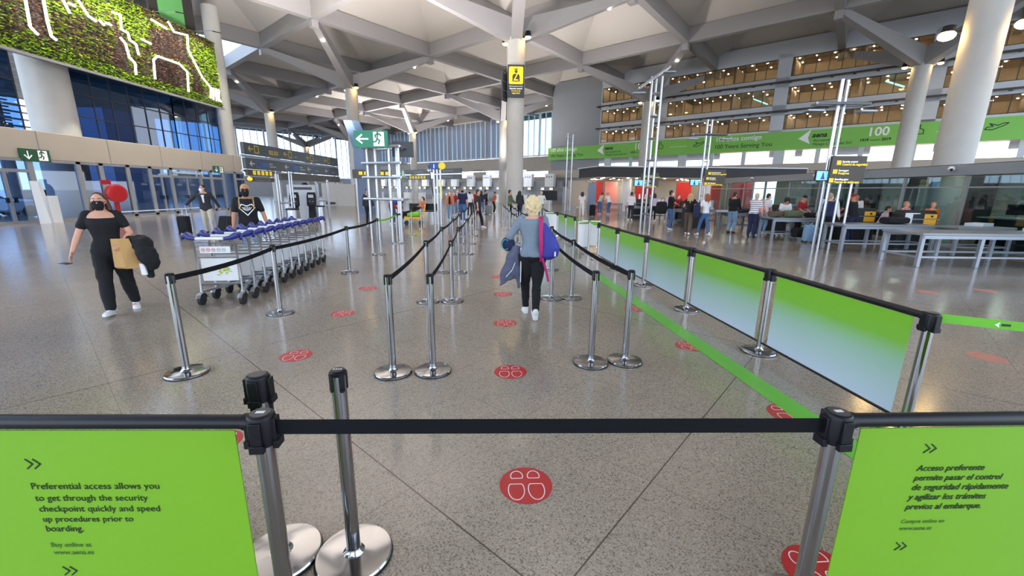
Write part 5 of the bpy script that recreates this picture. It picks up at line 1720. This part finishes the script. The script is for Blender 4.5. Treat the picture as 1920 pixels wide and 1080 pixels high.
    if hs == 'cap':
        h.ell(hd(0, .018, .05), (.08 * s, .1 * s, .085 * s), Rh, 16, 10)
        h.build('hat', hm, t, vox=max(.01, res * .7), sm=2)
    elif hs:
        if hs == 'curly':
            rr = random.Random(11)
            h.ell(hd(0, .03, .04), (.088 * s, .098 * s, .1 * s), Rh, 16, 10)
            for k in range(150):
                a, q = rr.uniform(0, 2 * PI), math.acos(rr.uniform(-.75, 1))
                v_ = V((math.sin(q) * math.cos(a) * .105, math.sin(q) * math.sin(a) * .112 + .03, math.cos(q) * .12 + .03))
                if v_.y < -.045 and v_.z < .06: continue
                h.ell(hd(*v_), rr.uniform(.014, .026) * s, n=8, m=6)
            h.ell(hd(0, .06, -.07), (.07 * s, .05 * s, .07 * s), Rh, 14, 9)
        else:
            h.ell(hd(0, .026, .044), (.081 * s, .094 * s, .088 * s), Rh, 18, 11)
            h.ell(hd(0, .055, -.015), (.07 * s, .06 * s, .07 * s), Rh, 14, 9)
            if hs in ('long', 'longback'):
                for e in (-1, 0, 1):
                    k = .055 * e
                    h.limb([hd(k, .05, .03), hd(k * 1.35, .075, -.06), hd(k * 1.5, .09 - .02 * abs(e), -.17), hd(k * 1.3, .1 - .03 * abs(e), -.29)], [.055 * s, .052 * s, .045 * s, .02 * s])
            if hs == 'side':
                for e in (-1, 1): h.limb([hd(e * .07, .03, .03), hd(e * .085, .03, -.06), hd(e * .095, .02, -.14), hd(e * .1, -.0, -.24)], [.026 * s, .032 * s, .034 * s, .014 * s])
            if hs == 'pony': h.limb([hd(0, .1, .05), hd(0, .14, .0), hd(0, .13, -.12)], [.03 * s, .036 * s, .015 * s])
            if hs == 'bun': h.ell(hd(0, .11, .07), .045 * s)
        h.build('hair', hm, t, vox=max(.008, res * .6), sm=1 if hs == 'curly' else 2)
    # face
    if mask:
        m = MB()
        m.loft([(hd(0, yo, z), Rh @ V((rx * s, 0, 0)), Rh @ V((0, ry * s, 0))) for z, rx, ry, yo in ((.012, .04, .028, -.07), (-.005, .062, .04, -.066), (-.045, .064, .048, -.062), (-.085, .054, .05, -.05), (-.118, .036, .035, -.042))], 18)
        for e in (-1, 1): m.tube([hd(e * .06, -.055, -.005), hd(e * .08, .0, .005), hd(e * .078, .03, .0)], .003 * s, 5)
        m.build('face_mask', mask, t, vox=0)
    elif face is not None and abs((face + 180) % 360 - 180) < 120:
        m = MB().loft([(hd(x, -.089 - .004 * (1 - abs(x) / .024), -.062), Rh @ V((0, .006 * s, 0)), Rh @ V((0, 0, r_ * s))) for x, r_ in ((-.024, .002), (-.01, .0065), (0, .006), (.01, .0065), (.024, .002))], 8)
        m.build('mouth', 'cloth_pink', t)
    if abs((face + 180) % 360 - 180) < 120:
        for e in (-1, 1):
            o = MB().ell(hd(e * .031, -.071, .022), (.0135 * s, .009 * s, .0075 * s), Rh, 10, 7).build('eye', 'eye_white', t)
            MB().ell(hd(e * .031, -.0785, .022), (.0062 * s, .004 * s, .0065 * s), Rh, 8, 6).build('iris', 'hair_dark', o)
            MB().tube([hd(e * .014, -.086, .042), hd(e * .032, -.084, .049), hd(e * .05, -.072, .041)], .0035 * s, 5).build('eyebrow', hm if hm.startswith('hair') else 'hair_dark', t)
    t_info = dict(obj=t, up=up, hd=hd, arm=arm, leg=leg, s=s, R=R, Rh=Rh)
    return t_info

def wpt(pi, p):                           # local person point -> world
    return pi['obj'].matrix_basis @ V(p)

# --- woman in black walking towards the camera at left
g = ground(228, 583)
W1 = person('woman in black t-shirt and trousers with black mask, walking towards the camera at left', (-5.55, 5.66), 30, 1.64, ('cloth_black', .3, .016), 'cloth_black', 'shoe_white', ('side', 'hair_auburn'), 'skin', 'cloth_black',
            lean=.03, feet={-1: (-.06, -.24, 0, -8), 1: (.12, .2, .02, 12)}, hands={-1: (-.36, -.2, .84), 1: (.2, -.24, 1.0)}, elbow={1: (.7, .5, -.5), -1: (-.5, .8, 0)}, curl=(1.3, .35), fat=1.16, res=.012, leg_w=1.32, neck_v=True, detail=True, fem=1., head=(0, .05), shoe_pitch=(12, -8))
bp = wpt(W1, (.21, -.27, 0))
t = thing('paper_bag', 'brown paper bag hanging from the hand of the woman in black', 'bag', (bp.x, bp.y, .65), .3)
pb = MB().loft([(V((.04, 0, 0)), V((.15, 0, 0)), V((0, .07, 0))), (V((.02, 0, .02)), V((.155, 0, 0)), V((0, .075, 0))), (V((-.02, 0, .4)), V((.1, 0, 0)), V((0, .03, 0)))], 4)
pb.build('sack', 'paper_bag', t, smooth=False)
bp2 = wpt(W1, (.34, -.14, 0))
t = thing('folded_jacket', 'black jacket draped over the forearm of the woman in black', 'jacket', (bp2.x, bp2.y, .66), -.5)
jk = MB()
jk.loft([(V((-.16, -.02, .33)), V((.02, 0, .02)), V((0, .09, 0))), (V((-.04, 0, .38)), V((.02, 0, .05)), V((0, .11, 0))), (V((.1, 0, .33)), V((.03, 0, .06)), V((0, .12, 0))), (V((.22, 0, .2)), V((.05, 0, .05)), V((0, .12, 0))), (V((.3, .02, .05)), V((.06, 0, .02)), V((0, .09, 0))), (V((.27, .02, -.04)), V((.03, 0, .01)), V((0, .05, 0)))], 16)
jk.loft([(V((-.08, .02, .36)), V((.05, 0, .02)), V((0, .08, 0))), (V((-.03, .04, .15)), V((.1, 0, 0)), V((0, .06, 0))), (V((.04, .05, -.08)), V((.09, 0, 0)), V((0, .05, 0))), (V((.07, .05, -.18)), V((.05, 0, 0)), V((0, .03, 0)))], 14)
jk.build('cloth', 'cloth_black', t, vox=.013, sm=3, folds=.07)
MB().loft([(V((.19, -.06, .05)), V((.05, 0, 0)), V((0, .03, 0))), (V((.21, -.06, -.1)), V((.06, 0, 0)), V((0, .03, 0)))], 10).build('white_lining', 'cloth_white', t)
hp_ = wpt(W1, (-.38, -.25, 0))
t = thing('phone', 'dark phone held flat in the right hand of the woman in black', 'phone', (hp_.x, hp_.y, .755), -.3)
MB().box((0, 0, 0), (.15, .075, .01)).build('case', 'black_plastic', t, bevel=.004)
# red hose reel on the doors behind her head
y0, z0 = wl_pt(214, 376)
t = thing('fire_hose_reel', 'red round fire hose reel in front of the doors behind the woman in black', 'hose reel', (-20.6, 20.7 + 1.3, 0), PI / 2 - .35)
MB().cyl((0, .1, 1.35), (0, -.1, 1.35), .44, n=32).build('drum', 'shop_red', t)
MB().lathe([(.44, 0), (.46, .02), (.4, .06), (.3, .07)], 32).build('rim', 'red_vinyl', t).rotation_euler = (PI / 2, 0, 0)
t.children[-1].location = (0, -.1, 1.35)
MB().cyl((0, -.1, 1.35), (0, -.2, 1.35), .14, n=20).build('hub', 'red_vinyl', t)
MB().box((0, .1, .45), (.2, .1, .9)).build('stand', 'shop_red', t)
MB().box((-.3, .1, 1.9), (.4, .12, .22)).build('sign_plate', 'red_vinyl', t)

# --- blonde woman walking away
W2 = person('blonde curly woman in grey sweatshirt and black trousers, walking away up the aisle', (.27, 5.66), 184, 1.63, ('cloth_gray', 1., .018), 'cloth_black', 'shoe_white', ('curly', 'hair_blonde'), 'skin',
            feet={1: (.06, -.2, 0, 2), -1: (-.04, .22, .03, -2)}, hands={1: (.3, -.16, .98), -1: (-.23, -.12, .9)}, elbow={1: (.8, .6, -.3), -1: (-.8, .5, -.4)}, curl=(1.2, 1.0), fat=1.2, res=.012, leg_w=1.05, detail=True, fem=1., shoe_pitch=(0, -25))
bk_ = wpt(W2, (-.2, .12, 0))
t = thing('drawstring_backpack', 'royal blue bag with a magenta strap on the blonde woman\'s right shoulder', 'bag', (bk_.x, bk_.y, 0), math.radians(4))
bgm = MB().loft([(V((-.0, 0, .83)), V((.05, 0, 0)), V((0, .05, 0))), (V((.02, 0, .88)), V((.12, 0, 0)), V((0, .09, 0))), (V((.03, 0, 1.0)), V((.135, 0, 0)), V((0, .1, 0))), (V((.0, 0, 1.14)), V((.1, 0, 0)), V((0, .085, 0))), (V((-.05, 0, 1.27)), V((.05, 0, 0)), V((0, .05, 0))), (V((-.07, 0, 1.32)), V((.025, 0, 0)), V((0, .03, 0)))], 18)
bgm.build('sack', 'royal_blue', t, vox=.012, sm=2)
MB().loft([(V((-.09, -.0, .8)), V((.018, 0, 0)), V((0, .01, 0))), (V((-.1, -.075, 1.0)), V((.026, 0, 0)), V((0, .01, 0))), (V((-.105, -.06, 1.2)), V((.028, 0, 0)), V((0, .01, 0))), (V((-.1, -.01, 1.375)), V((.028, 0, 0)), V((0, .012, 0))), (V((-.1, .1, 1.4)), V((.028, 0, 0)), V((0, .012, 0)))], 8).build('strap', 'magenta', t)
MB().tube([(-.08, -.05, .86), (-.04, -.06, .74), (-.01, -.06, .62), (.01, -.06, .54)], .016, 8).build('strap_tail', 'magenta', t)
MB().box((.1, -.09, 1.16), (.03, .01, .02)).build('tag', 'white_paint', t)
MB().box((.08, -.11, .92), (.02, .01, .06)).build('tag', 'white_paint', t)
bk_ = wpt(W2, (.27, -.02, 0))
t = thing('hanging_jacket', 'slate jacket hanging from the blonde woman\'s left arm', 'jacket', (bk_.x, bk_.y, 0), .2)
jk = MB()
jk.loft([(V((0.05, 0, 1.0)), V((.07, 0, 0)), V((0, .08, 0))), (V((.02, 0, .85)), V((.1, 0, 0)), V((0, .09, 0))), (V((-.02, 0, .62)), V((.14, .0, 0)), V((0, .08, 0))), (V((-.06, 0, .5)), V((.11, 0, .06)), V((0, .06, 0)))], 18)
jk.loft([(V((.06, -.03, .7)), V((.05, 0, 0)), V((0, .05, 0))), (V((.09, -.03, .4)), V((.02, 0, 0)), V((0, .03, 0)))], 10)
jk.build('cloth', 'cloth_slate', t, vox=.013, sm=3, folds=.05)
MB().tube([(.1, -.09, .98), (.1, -.1, .7), (.105, -.07, .5)], .008, 6).build('piping', 'white_paint', t)
MB().tube([(-.1, -.07, .58), (-.02, -.1, .68), (.02, -.1, .78)], .005, 6).build('piping', 'white_paint', t)
t = thing('handbag', 'small navy handbag with a turquoise trim at the blonde woman\'s left forearm', 'bag', (bk_.x - .03, bk_.y + .02, .96), .2)
MB().ell((-.03, 0, .06), (.1, .09, .1)).build('pouch', 'cloth_navy', t)
MB().tube([(-.08 + .05 * math.cos(q * PI / 6), -.07, .06 + .07 * math.sin(q * PI / 6)) for q in range(12)], .006, 6, closed=True).build('trim', mat('turquoise', (60, 170, 175), rough=.6), t)

# --- men at left
M1 = person('man in dark blazer and pale trousers with white mask, walking with two black suitcases', (-11.3, 15.5), 22, 1.8, ('cloth_charcoal', 1., .022), 'cloth_khaki', 'shoe_dark', ('short', 'hair_black'), 'skin', 'mask_white',
            lean=.16, feet={1: (.16, -.16, 0, 12), -1: (-.1, .18, .02, -6)}, hands={1: (.42, .2, .82), -1: (-.62, .02, .96)}, elbow={-1: (-.2, .8, .2), 1: (.5, .6, 0)}, curl=(1.3, 1.3), res=.018, hem=.8, head=(.1, -.5))
o = M1['obj']
MB().loft([(M1['up'](-.0, -.125, .46), M1['R'] @ V((.05, 0, 0)), M1['R'] @ V((0, .02, 0))), (M1['up'](0, -.135, .2), M1['R'] @ V((.02, 0, 0)), M1['R'] @ V((0, .012, 0)))], 8).build('shirt_front', 'cloth_white', o)
M2_ = person('man in black t-shirt with white heart print and black mask, behind the trolleys', (-5.5, 8.72), 30, 1.79, ('cloth_black', .36, .02), 'cloth_palejeans', 'shoe_white', ('short', 'hair_sand'), 'skin_tan', 'cloth_black',
             feet={1: (.12, -.1, 0, 8), -1: (-.1, .1, 0, -6)}, hands={1: (.33, -.1, .84), -1: (-.28, -.14, .8)}, curl=(.6, .6), fat=1.15, res=.014, elbow={1: (.6, .5, -.2), -1: (-.5, .7, 0)})
o = M2_['obj']; up = M2_['up']; sc_ = M2_['s']
hp2 = MB(); hr2 = [(-.13, .33), (-.085, .4), (0, .365), (.085, .4), (.13, .33), (.0, .19), (-.13, .33)]
TOM = lambda x, y, d: up(x, -.162 - d + x * x * 2.0, y)
hp2.strokes([hr2], .016, TOM, .004)
for k in range(6):
    x = -.085 + k * .034
    hp2.strokes([[(x * .9, .35 - abs(x) * .1), (x * .55, .27 + abs(x) * .3)]], .011, TOM, .004)
hp2.build('heart_print', 'white_ink', o, smooth=False)
for e in (-1, 1):
    MB().tube([up(e * .115, -.135, .3), up(e * .12, -.13, .4), up(e * .115, -.06, .5), up(e * .11, .03, .52)], .014, 6).build('backpack_strap', 'paper_bag', o)
sg = MB()
for e in (-1, 1): sg.ell(M2_['hd'](e * .032, -.084, .02), (.026 * sc_, .01, .02 * sc_), M2_['Rh'], 12, 8)
sg.tube([M2_['hd'](-.07, -.05, .025), M2_['hd'](0, -.092, .027), M2_['hd'](.07, -.05, .025)], .004, 5)
sg.build('sunglasses', 'black_plastic', o)

def stand(label, px, face, H=1.72, **k):
    g = ground(*px) if len(px) == 2 and px[0] > 100 else V((px[0], px[1], 0))
    k.setdefault('res', .024)
    return person(label, (g.x, g.y), face, H, **k)
walk = {1: (.09, -.22, 0, 4), -1: (-.09, .22, .02, -4)}
# --- right of the fence
P = stand('man with crossed arms, white mask, maroon polo and jeans, standing by the tallest mast', (1253, 431), 55, 1.8, top=('cloth_black', .4), bottom='cloth_jeans', hair=('short', 'hair_black'), mask='mask_white', skin='skin_tan',
          hands={1: (-.12, -.24, 1.16), -1: (.14, -.26, 1.12)}, elbow={1: (1, -.1, -.6), -1: (-1, -.1, -.6)}, feet={1: (.14, .0, 0, 10), -1: (-.1, -.05, 0, -10)}, head=(0, .4))
q = wpt(P, (-.12, .26, 0))
duffel((q.x - .12, q.y, .72), .3, (.42, .34, .6), 'cloth_black', 'large black backpack carried by the man with crossed arms', 'backpack', 'bag')
P = stand('woman with long sandy hair, black vest and brown trousers, walking towards the tables', (1288, 440), 150, 1.7, top=('cloth_black', .2), bottom='cloth_brown', hair=('longback', 'hair_sand'), feet=walk, leg_w=1.35, fem=1.,
          hands={1: (.16, -.3, 1.18), -1: (-.28, 0, .85)})
P = stand('red haired woman in white t-shirt and blue jeans, walking right of the brown trousered woman', (1317, 442), 200, 1.68, top=('cloth_white', .36), bottom='cloth_jeans', hair=('long', 'hair_red'), feet=walk, fem=1.,
          hands={1: (.3, -.2, .95), -1: (-.2, -.22, 1.0)})
q = wpt(P, (.3, .05, 0))
duffel((q.x - .1, q.y + .1, .75), 1.2, (.36, .28, .55), 'cloth_navy', 'navy shoulder bag of the red haired woman', 'shoulder_bag', 'bag')
P = stand('man in black sweater and pale jeans with black mask, facing the tables', (1369, 437), 125, 1.76, top=('cloth_black', 1.), bottom='cloth_palejeans', shoe='shoe_dark', hair=('short', 'hair_black'), mask='cloth_black', skin='skin_tan',
          hands={1: (.2, -.3, 1.0), -1: (-.16, -.3, 1.0)}, leg_w=1.25, fat=1.1, head=(.1, -.2))
P = stand('man in white and grey striped t-shirt and dark jeans, leaning over the bag table', (1407, 445), 130, 1.72, top=('stripes', .38), bottom='cloth_navy', shoe='shoe_dark', hair=('short', 'hair_gray'), lean=.14,
          hands={1: (.14, -.42, .95), -1: (-.3, -.06, .82)}, leg_w=1.25, fat=1.15, head=(.25, 0))
P = stand('person with fair hair, navy vest over a pale blue sleeve, by the light blue suitcase', (11.25, 15.05), 150, 1.76, top=('cloth_navy', .25, .02), bottom='cloth_black', shoe='shoe_dark', hair=('short', 'hair_sand'), mask='mask_white',
          hands={1: (.3, -.1, .82), -1: (-.34, .1, .8)}, lean=.08, fat=1.15, head=(0, -.6))
o = P['obj']
for e in (1, -1):
    sh, el, w_ = P['arm'][e]
    MB().limb([sh.lerp(el, .1), el, el.lerp(w_, .85)], [.075, .058, .048]).build('shirt_sleeve', 'cloth_white', o, vox=.02)
P = stand('man in black t-shirt and dark red cap, reaching over the table beside the black bin', (11.95, 14.75), 205, 1.76, top=('cloth_black', .36), bottom='cloth_navy', shoe='shoe_dark', hair=('cap', 'cloth_red'), mask='cloth_black', skin='skin_tan',
          hands={1: (.16, -.5, .98), -1: (-.2, -.42, .98)}, lean=.2, head=(.15, -.6))
P = stand('person in dark red top with black cap, behind the heaped table', (11.85, 17.5), 20, 1.68, top=('cloth_red', .4), bottom='cloth_black', hair=('cap', 'cloth_black'), skin='skin_tan', hands={1: (.16, -.4, 1.0), -1: (-.16, -.4, 1.0)}, lean=.25, head=(.3, 0))
P = stand('person with short black hair in white t-shirt, bending behind the heaped table', (11.1, 17.35), -10, 1.6, top=('cloth_white', .4), bottom='cloth_charcoal', hair=('curly', 'hair_black'), skin='skin_tan', hands={1: (.16, -.42, .95), -1: (-.16, -.42, .95)}, lean=.4, head=(.5, 0))
P = stand('dark haired person in white t-shirt, standing behind the heaped table', (10.8, 18.1), 100, 1.72, top=('cloth_white', .4), bottom='cloth_palejeans', hair=('short', 'hair_black'), mask='mask_white', hands={1: (.16, -.35, 1.0), -1: (-.2, -.2, .9)}, lean=.15, head=(.2, 0))
P = stand('child-height person in pale pink leaning on the heaped table by the striped man', (10.05, 17.3), 30, 1.5, top=('cloth_pink', .5), bottom='cloth_gray', hair=('short', 'hair_sand'), hands={1: (.14, -.4, .9), -1: (-.2, -.35, .9)}, lean=.25, fem=1.)
P = stand('person in lilac top sitting in front of the dark desks', (14.25, 16.3), 60, 1.68, top=('cloth_lilac', .5), bottom='cloth_charcoal', hair=('short', 'hair_black'), drop=.36, feet={1: (.12, -.4, 0, 5), -1: (-.12, -.36, 0, -5)}, hands={1: (.2, -.4, .8), -1: (-.2, -.36, .78)}, lean=.3, fem=1.)
t = thing('stool', 'black stool under the person in lilac', 'stool', (14.25, 16.3, 0))
MB().lathe([(0, .42), (.17, .42), (.18, .45), (.17, .47), (0, .47)], 18).build('seat', 'black_plastic', t)
MB().cyl((0, 0, 0), (0, 0, .42), .03, n=8).build('pillar', 'brushed', t)
P = stand('staff member in white shirt behind the dark counter under the yellow board', (14.5, 17.9), -40, 1.72, top=('cloth_white', .4), bottom='cloth_black', hair=('short', 'hair_black'), skin='skin_tan')
P = stand('person in pink beside the black bin with the white notice', (13.95, 15.0), 20, 1.5, top=('cloth_pink', .8), bottom='cloth_gray', hair=('short', 'hair_sand'), fem=1.)
P = stand('fair person in an orange top behind the bin with the notice', (14.6, 14.75), -20, 1.5, top=('cloth_orange', .8), bottom='cloth_charcoal', hair=('bun', 'hair_sand'), fem=1., lean=.2)
# --- farther right
P = stand('woman dressed all in white walking away beyond the white panels', (1090, 405), 176, 1.68, top=('cloth_white', .4), bottom='cloth_white', hair=('long', 'hair_dark'), feet=walk, leg_w=1.3, fem=1., res=.03)
P = stand('person in pale top bending over the farthest table, left of two', (1123, 402), 130, 1.7, top=('cloth_khaki', .9), bottom='cloth_jeans', hair=('short', 'hair_dark'), lean=.5, hands={1: (.2, -.6, .95), -1: (-.2, -.6, .95)}, res=.03)
P = stand('person in white top and jeans bending over the farthest table, right of two', (1141, 403), 215, 1.68, top=('cloth_white', .5), bottom='cloth_jeans', hair=('short', 'hair_sand'), lean=.35, hands={1: (.2, -.5, .95), -1: (-.2, -.5, .95)}, res=.03, fem=1.)
P = stand('person in olive top behind the table left of the tallest mast', (9.1, 28.1), 20, 1.68, top=('cloth_olive', .5), bottom='cloth_black', hair=('short', 'hair_black'), res=.03, lean=.15)
P = stand('person in pale lilac with dark hair behind the tallest mast', (8.2, 24.6), 170, 1.66, top=('cloth_lilac', .5), bottom='cloth_black', hair=('long', 'hair_black'), res=.03, lean=.2, fem=1.)
P = stand('grey haired person in pale lilac right of the tallest mast', (8.9, 24.3), 160, 1.7, top=('cloth_lilac', .8), bottom='cloth_gray', hair=('short', 'hair_gray'), res=.03, lean=.15)
P = stand('dark clad person behind the tallest mast tubes', (7.1, 25.4), 150, 1.7, top=('cloth_white', .5), bottom='cloth_charcoal', hair=('short', 'hair_dark'), res=.03)
P = stand('person in red behind the arms-crossed man', (9.6, 24.6), 10, 1.6, top=('cloth_red', .5), bottom='cloth_black', hair=('short', 'hair_black'), mask='mask_white', res=.03)
# --- along the aisle
P = stand('woman in coral cardigan over a black top, facing the camera left of the aisle', (844, 414), 5, 1.66, top=('cloth_coral', .95, .02), bottom='cloth_palejeans', hair=('side', 'hair_red'), mask='mask_white', hands={1: (.2, -.22, .95), -1: (-.22, -.16, .85)}, feet=walk, fem=1., res=.022)
MB().loft([(P['up'](0, -.135, .48), V((.035, 0, 0)), V((0, .01, 0))), (P['up'](0, -.146, .3), V((.06, 0, 0)), V((0, .012, 0))), (P['up'](0, -.15, .02), V((.06, 0, 0)), V((0, .012, 0)))], 8).build('black_vest', 'cloth_black', P['obj'])
P = stand('man in dark navy t-shirt and jeans with black mask, walking towards the camera', (868, 417), 0, 1.82, top=('cloth_navy', .4, .02), bottom='cloth_jeans', hair=('short', 'hair_black'), mask='cloth_black', feet=walk, fat=1.15, res=.022)
P = stand('man in black trousers with an orange side stripe, seen sideways in the aisle', (897, 427), 85, 1.74, top=('cloth_charcoal', .4), bottom='cloth_black', hair=('short', 'hair_dark'), feet={1: (.08, -.2, 0, 0), -1: (-.08, .34, .04, 0)}, res=.022, leg_w=1.1)
hip, kn, ank, _ = P['leg'][-1]
MB().loft([(hip + V((-.095, 0, 0)), V((0, .02, 0)), V((.01, 0, 0))), (kn + V((-.07, 0, 0)), V((0, .02, 0)), V((.01, 0, 0))), (ank + V((-.055, 0, .08)), V((0, .018, 0)), V((.01, 0, 0)))], 6).build('orange_stripe', 'cloth_orange', P['obj'])
P = stand('dark clad person with black hair beside the grey suitcase in the aisle', (911, 402), 120, 1.74, top=('cloth_charcoal', .9), bottom='cloth_navy', hair=('short', 'hair_black'), res=.03)
P = stand('person in orange top at the end of the aisle right of the grey suitcase', (926, 401), 100, 1.62, top=('cloth_orange', .6), bottom='cloth_black', hair=('bun', 'hair_dark'), res=.03, fem=1., lean=.2)
P = stand('person with white top and backpack straps behind the navy t-shirt man', (881, 407), 4, 1.72, top=('cloth_white', .4), bottom='cloth_charcoal', hair=('short', 'hair_black'), mask='cloth_black', res=.03)
P = stand('fair person in pale shirt, half hidden left of the navy t-shirt man', (859, 402), 0, 1.76, top=('cloth_khaki', .5), bottom='cloth_jeans', hair=('short', 'hair_sand'), mask='mask_white', res=.03)
P = stand('woman in dark red behind the coral cardigan woman', (852, 404), -5, 1.6, top=('cloth_red', .6), bottom='cloth_gray', hair=('side', 'hair_dark'), mask='mask_white', res=.03, fem=1.)
P = stand('person in dark top between the orange striped man and the suitcase', (903, 403), 160, 1.66, top=('cloth_navy', .5), bottom='cloth_jeans', hair=('long', 'hair_black'), res=.03, fem=1.)
P = stand('distant red topped person in the crowd at the end of the aisle', (890, 398), 10, 1.66, top=('cloth_red', .5), bottom='cloth_charcoal', hair=('short', 'hair_red'), res=.03)
P = stand('person in green jacket waiting at the security column', (956, 415), 100, 1.74, top=('cloth_olive', .95, .022), bottom='cloth_black', hair=('short', 'hair_dark'), hands={1: (.2, -.3, .98), -1: (-.2, -.3, .98)}, res=.025)
P = stand('woman with long brown hair in dark clothes left of the blonde head', (974, 412), 160, 1.7, top=('cloth_charcoal', .9), bottom='cloth_navy', hair=('longback', 'hair_dark'), feet=walk, res=.025, fem=1., hands={1: (.3, -.25, .95), -1: (-.25, -.1, .85)})
P = stand('person in white shirt with grey hair just right of the blonde head', (1014, 409), 190, 1.68, top=('cloth_white', .8), bottom='cloth_gray', hair=('short', 'hair_gray'), res=.03, hands={1: (.2, -.1, .85), -1: (-.4, -.2, .95)})
P = stand('person in rust orange sitting on the bench left of the aisle', (-5.45, 25.5), -30, 1.66, top=('cloth_coral', .9), bottom='cloth_khaki', hair=('long', 'hair_dark'), mask='mask_white', drop=.38, feet={1: (.12, -.4, 0, 5), -1: (-.12, -.4, 0, -5)}, hands={1: (.15, -.3, .75), -1: (-.12, -.3, .75)}, res=.025, fem=1.)
P = stand('person in grey trousers bending forward behind the exit sign tower', (-6.0, 20.9), 60, 1.7, top=('cloth_red', .9), bottom='cloth_slate', hair=('short', 'hair_dark'), lean=1.0, hands={1: (.15, -.6, .75), -1: (-.15, -.6, .75)}, res=.025)
t = thing('royal_blue_bag', 'blue rucksack on the back of the bending person', 'bag', (-5.65, 20.6, 1.0), .4)
MB().ell((0, 0, .12), (.3, .16, .15)).build('sack', 'royal_blue', t)
P = stand('dark legged person behind the left tubes of the exit sign tower', (-7.0, 20.4), 40, 1.7, top=('cloth_charcoal', .9), bottom='cloth_black', hair=('short', 'hair_dark'), res=.03)
# black and white dog beside the bending person
def dog(loc, rz, label):
    t = thing('dog', label, 'dog', loc, rz)
    b = MB()
    b.loft([(V((0, y, z)), V((rx, 0, 0)), V((0, 0, rv))) for y, z, rx, rv in ((.34, .5, .05, .06), (.28, .5, .1, .12), (.1, .5, .1, .12), (-.1, .49, .12, .155), (-.24, .53, .11, .15), (-.32, .58, .06, .09))], 16)
    b.limb([(0, -.26, .58), (0, -.38, .74)], [.09, .075])
    b.ell((0, -.43, .78), (.075, .095, .075)); b.limb([(0, -.48, .76), (0, -.58, .73)], [.05, .032])
    for e in (-1, 1):
        b.limb([(e * .06, -.43, .84), (e * .075, -.41, .9)], [.03, .01])
        b.limb([(e * .07, -.2, .42), (e * .075, -.19, .24), (e * .075, -.21, .04)], [.055, .035, .026]); b.ell((e * .075, -.235, .03), (.032, .05, .03))
        b.limb([(e * .07, .24, .46), (e * .08, .18, .3), (e * .08, .3, .2), (e * .08, .27, .04)], [.075, .05, .03, .026]); b.ell((e * .08, .245, .03), (.032, .05, .03))
    b.limb([(0, .33, .52), (0, .44, .42), (0, .5, .32)], [.03, .025, .018])
    o = b.build('body', 'cloth_black', t, vox=.014, sm=2)
    w_ = MB().ell((0, -.3, .47), (.085, .08, .13)); w_.ell((0, -.56, .725), (.036, .05, .036))
    for e in (-1, 1): w_.limb([(e * .075, -.2, .2), (e * .075, -.22, .04)], [.034, .034])
    w_.build('white_patch', 'cloth_white', t, vox=.014, sm=1)
dog((-5.45, 21.6, 0), 2.0, 'black and white dog standing near the queue post behind the tower')
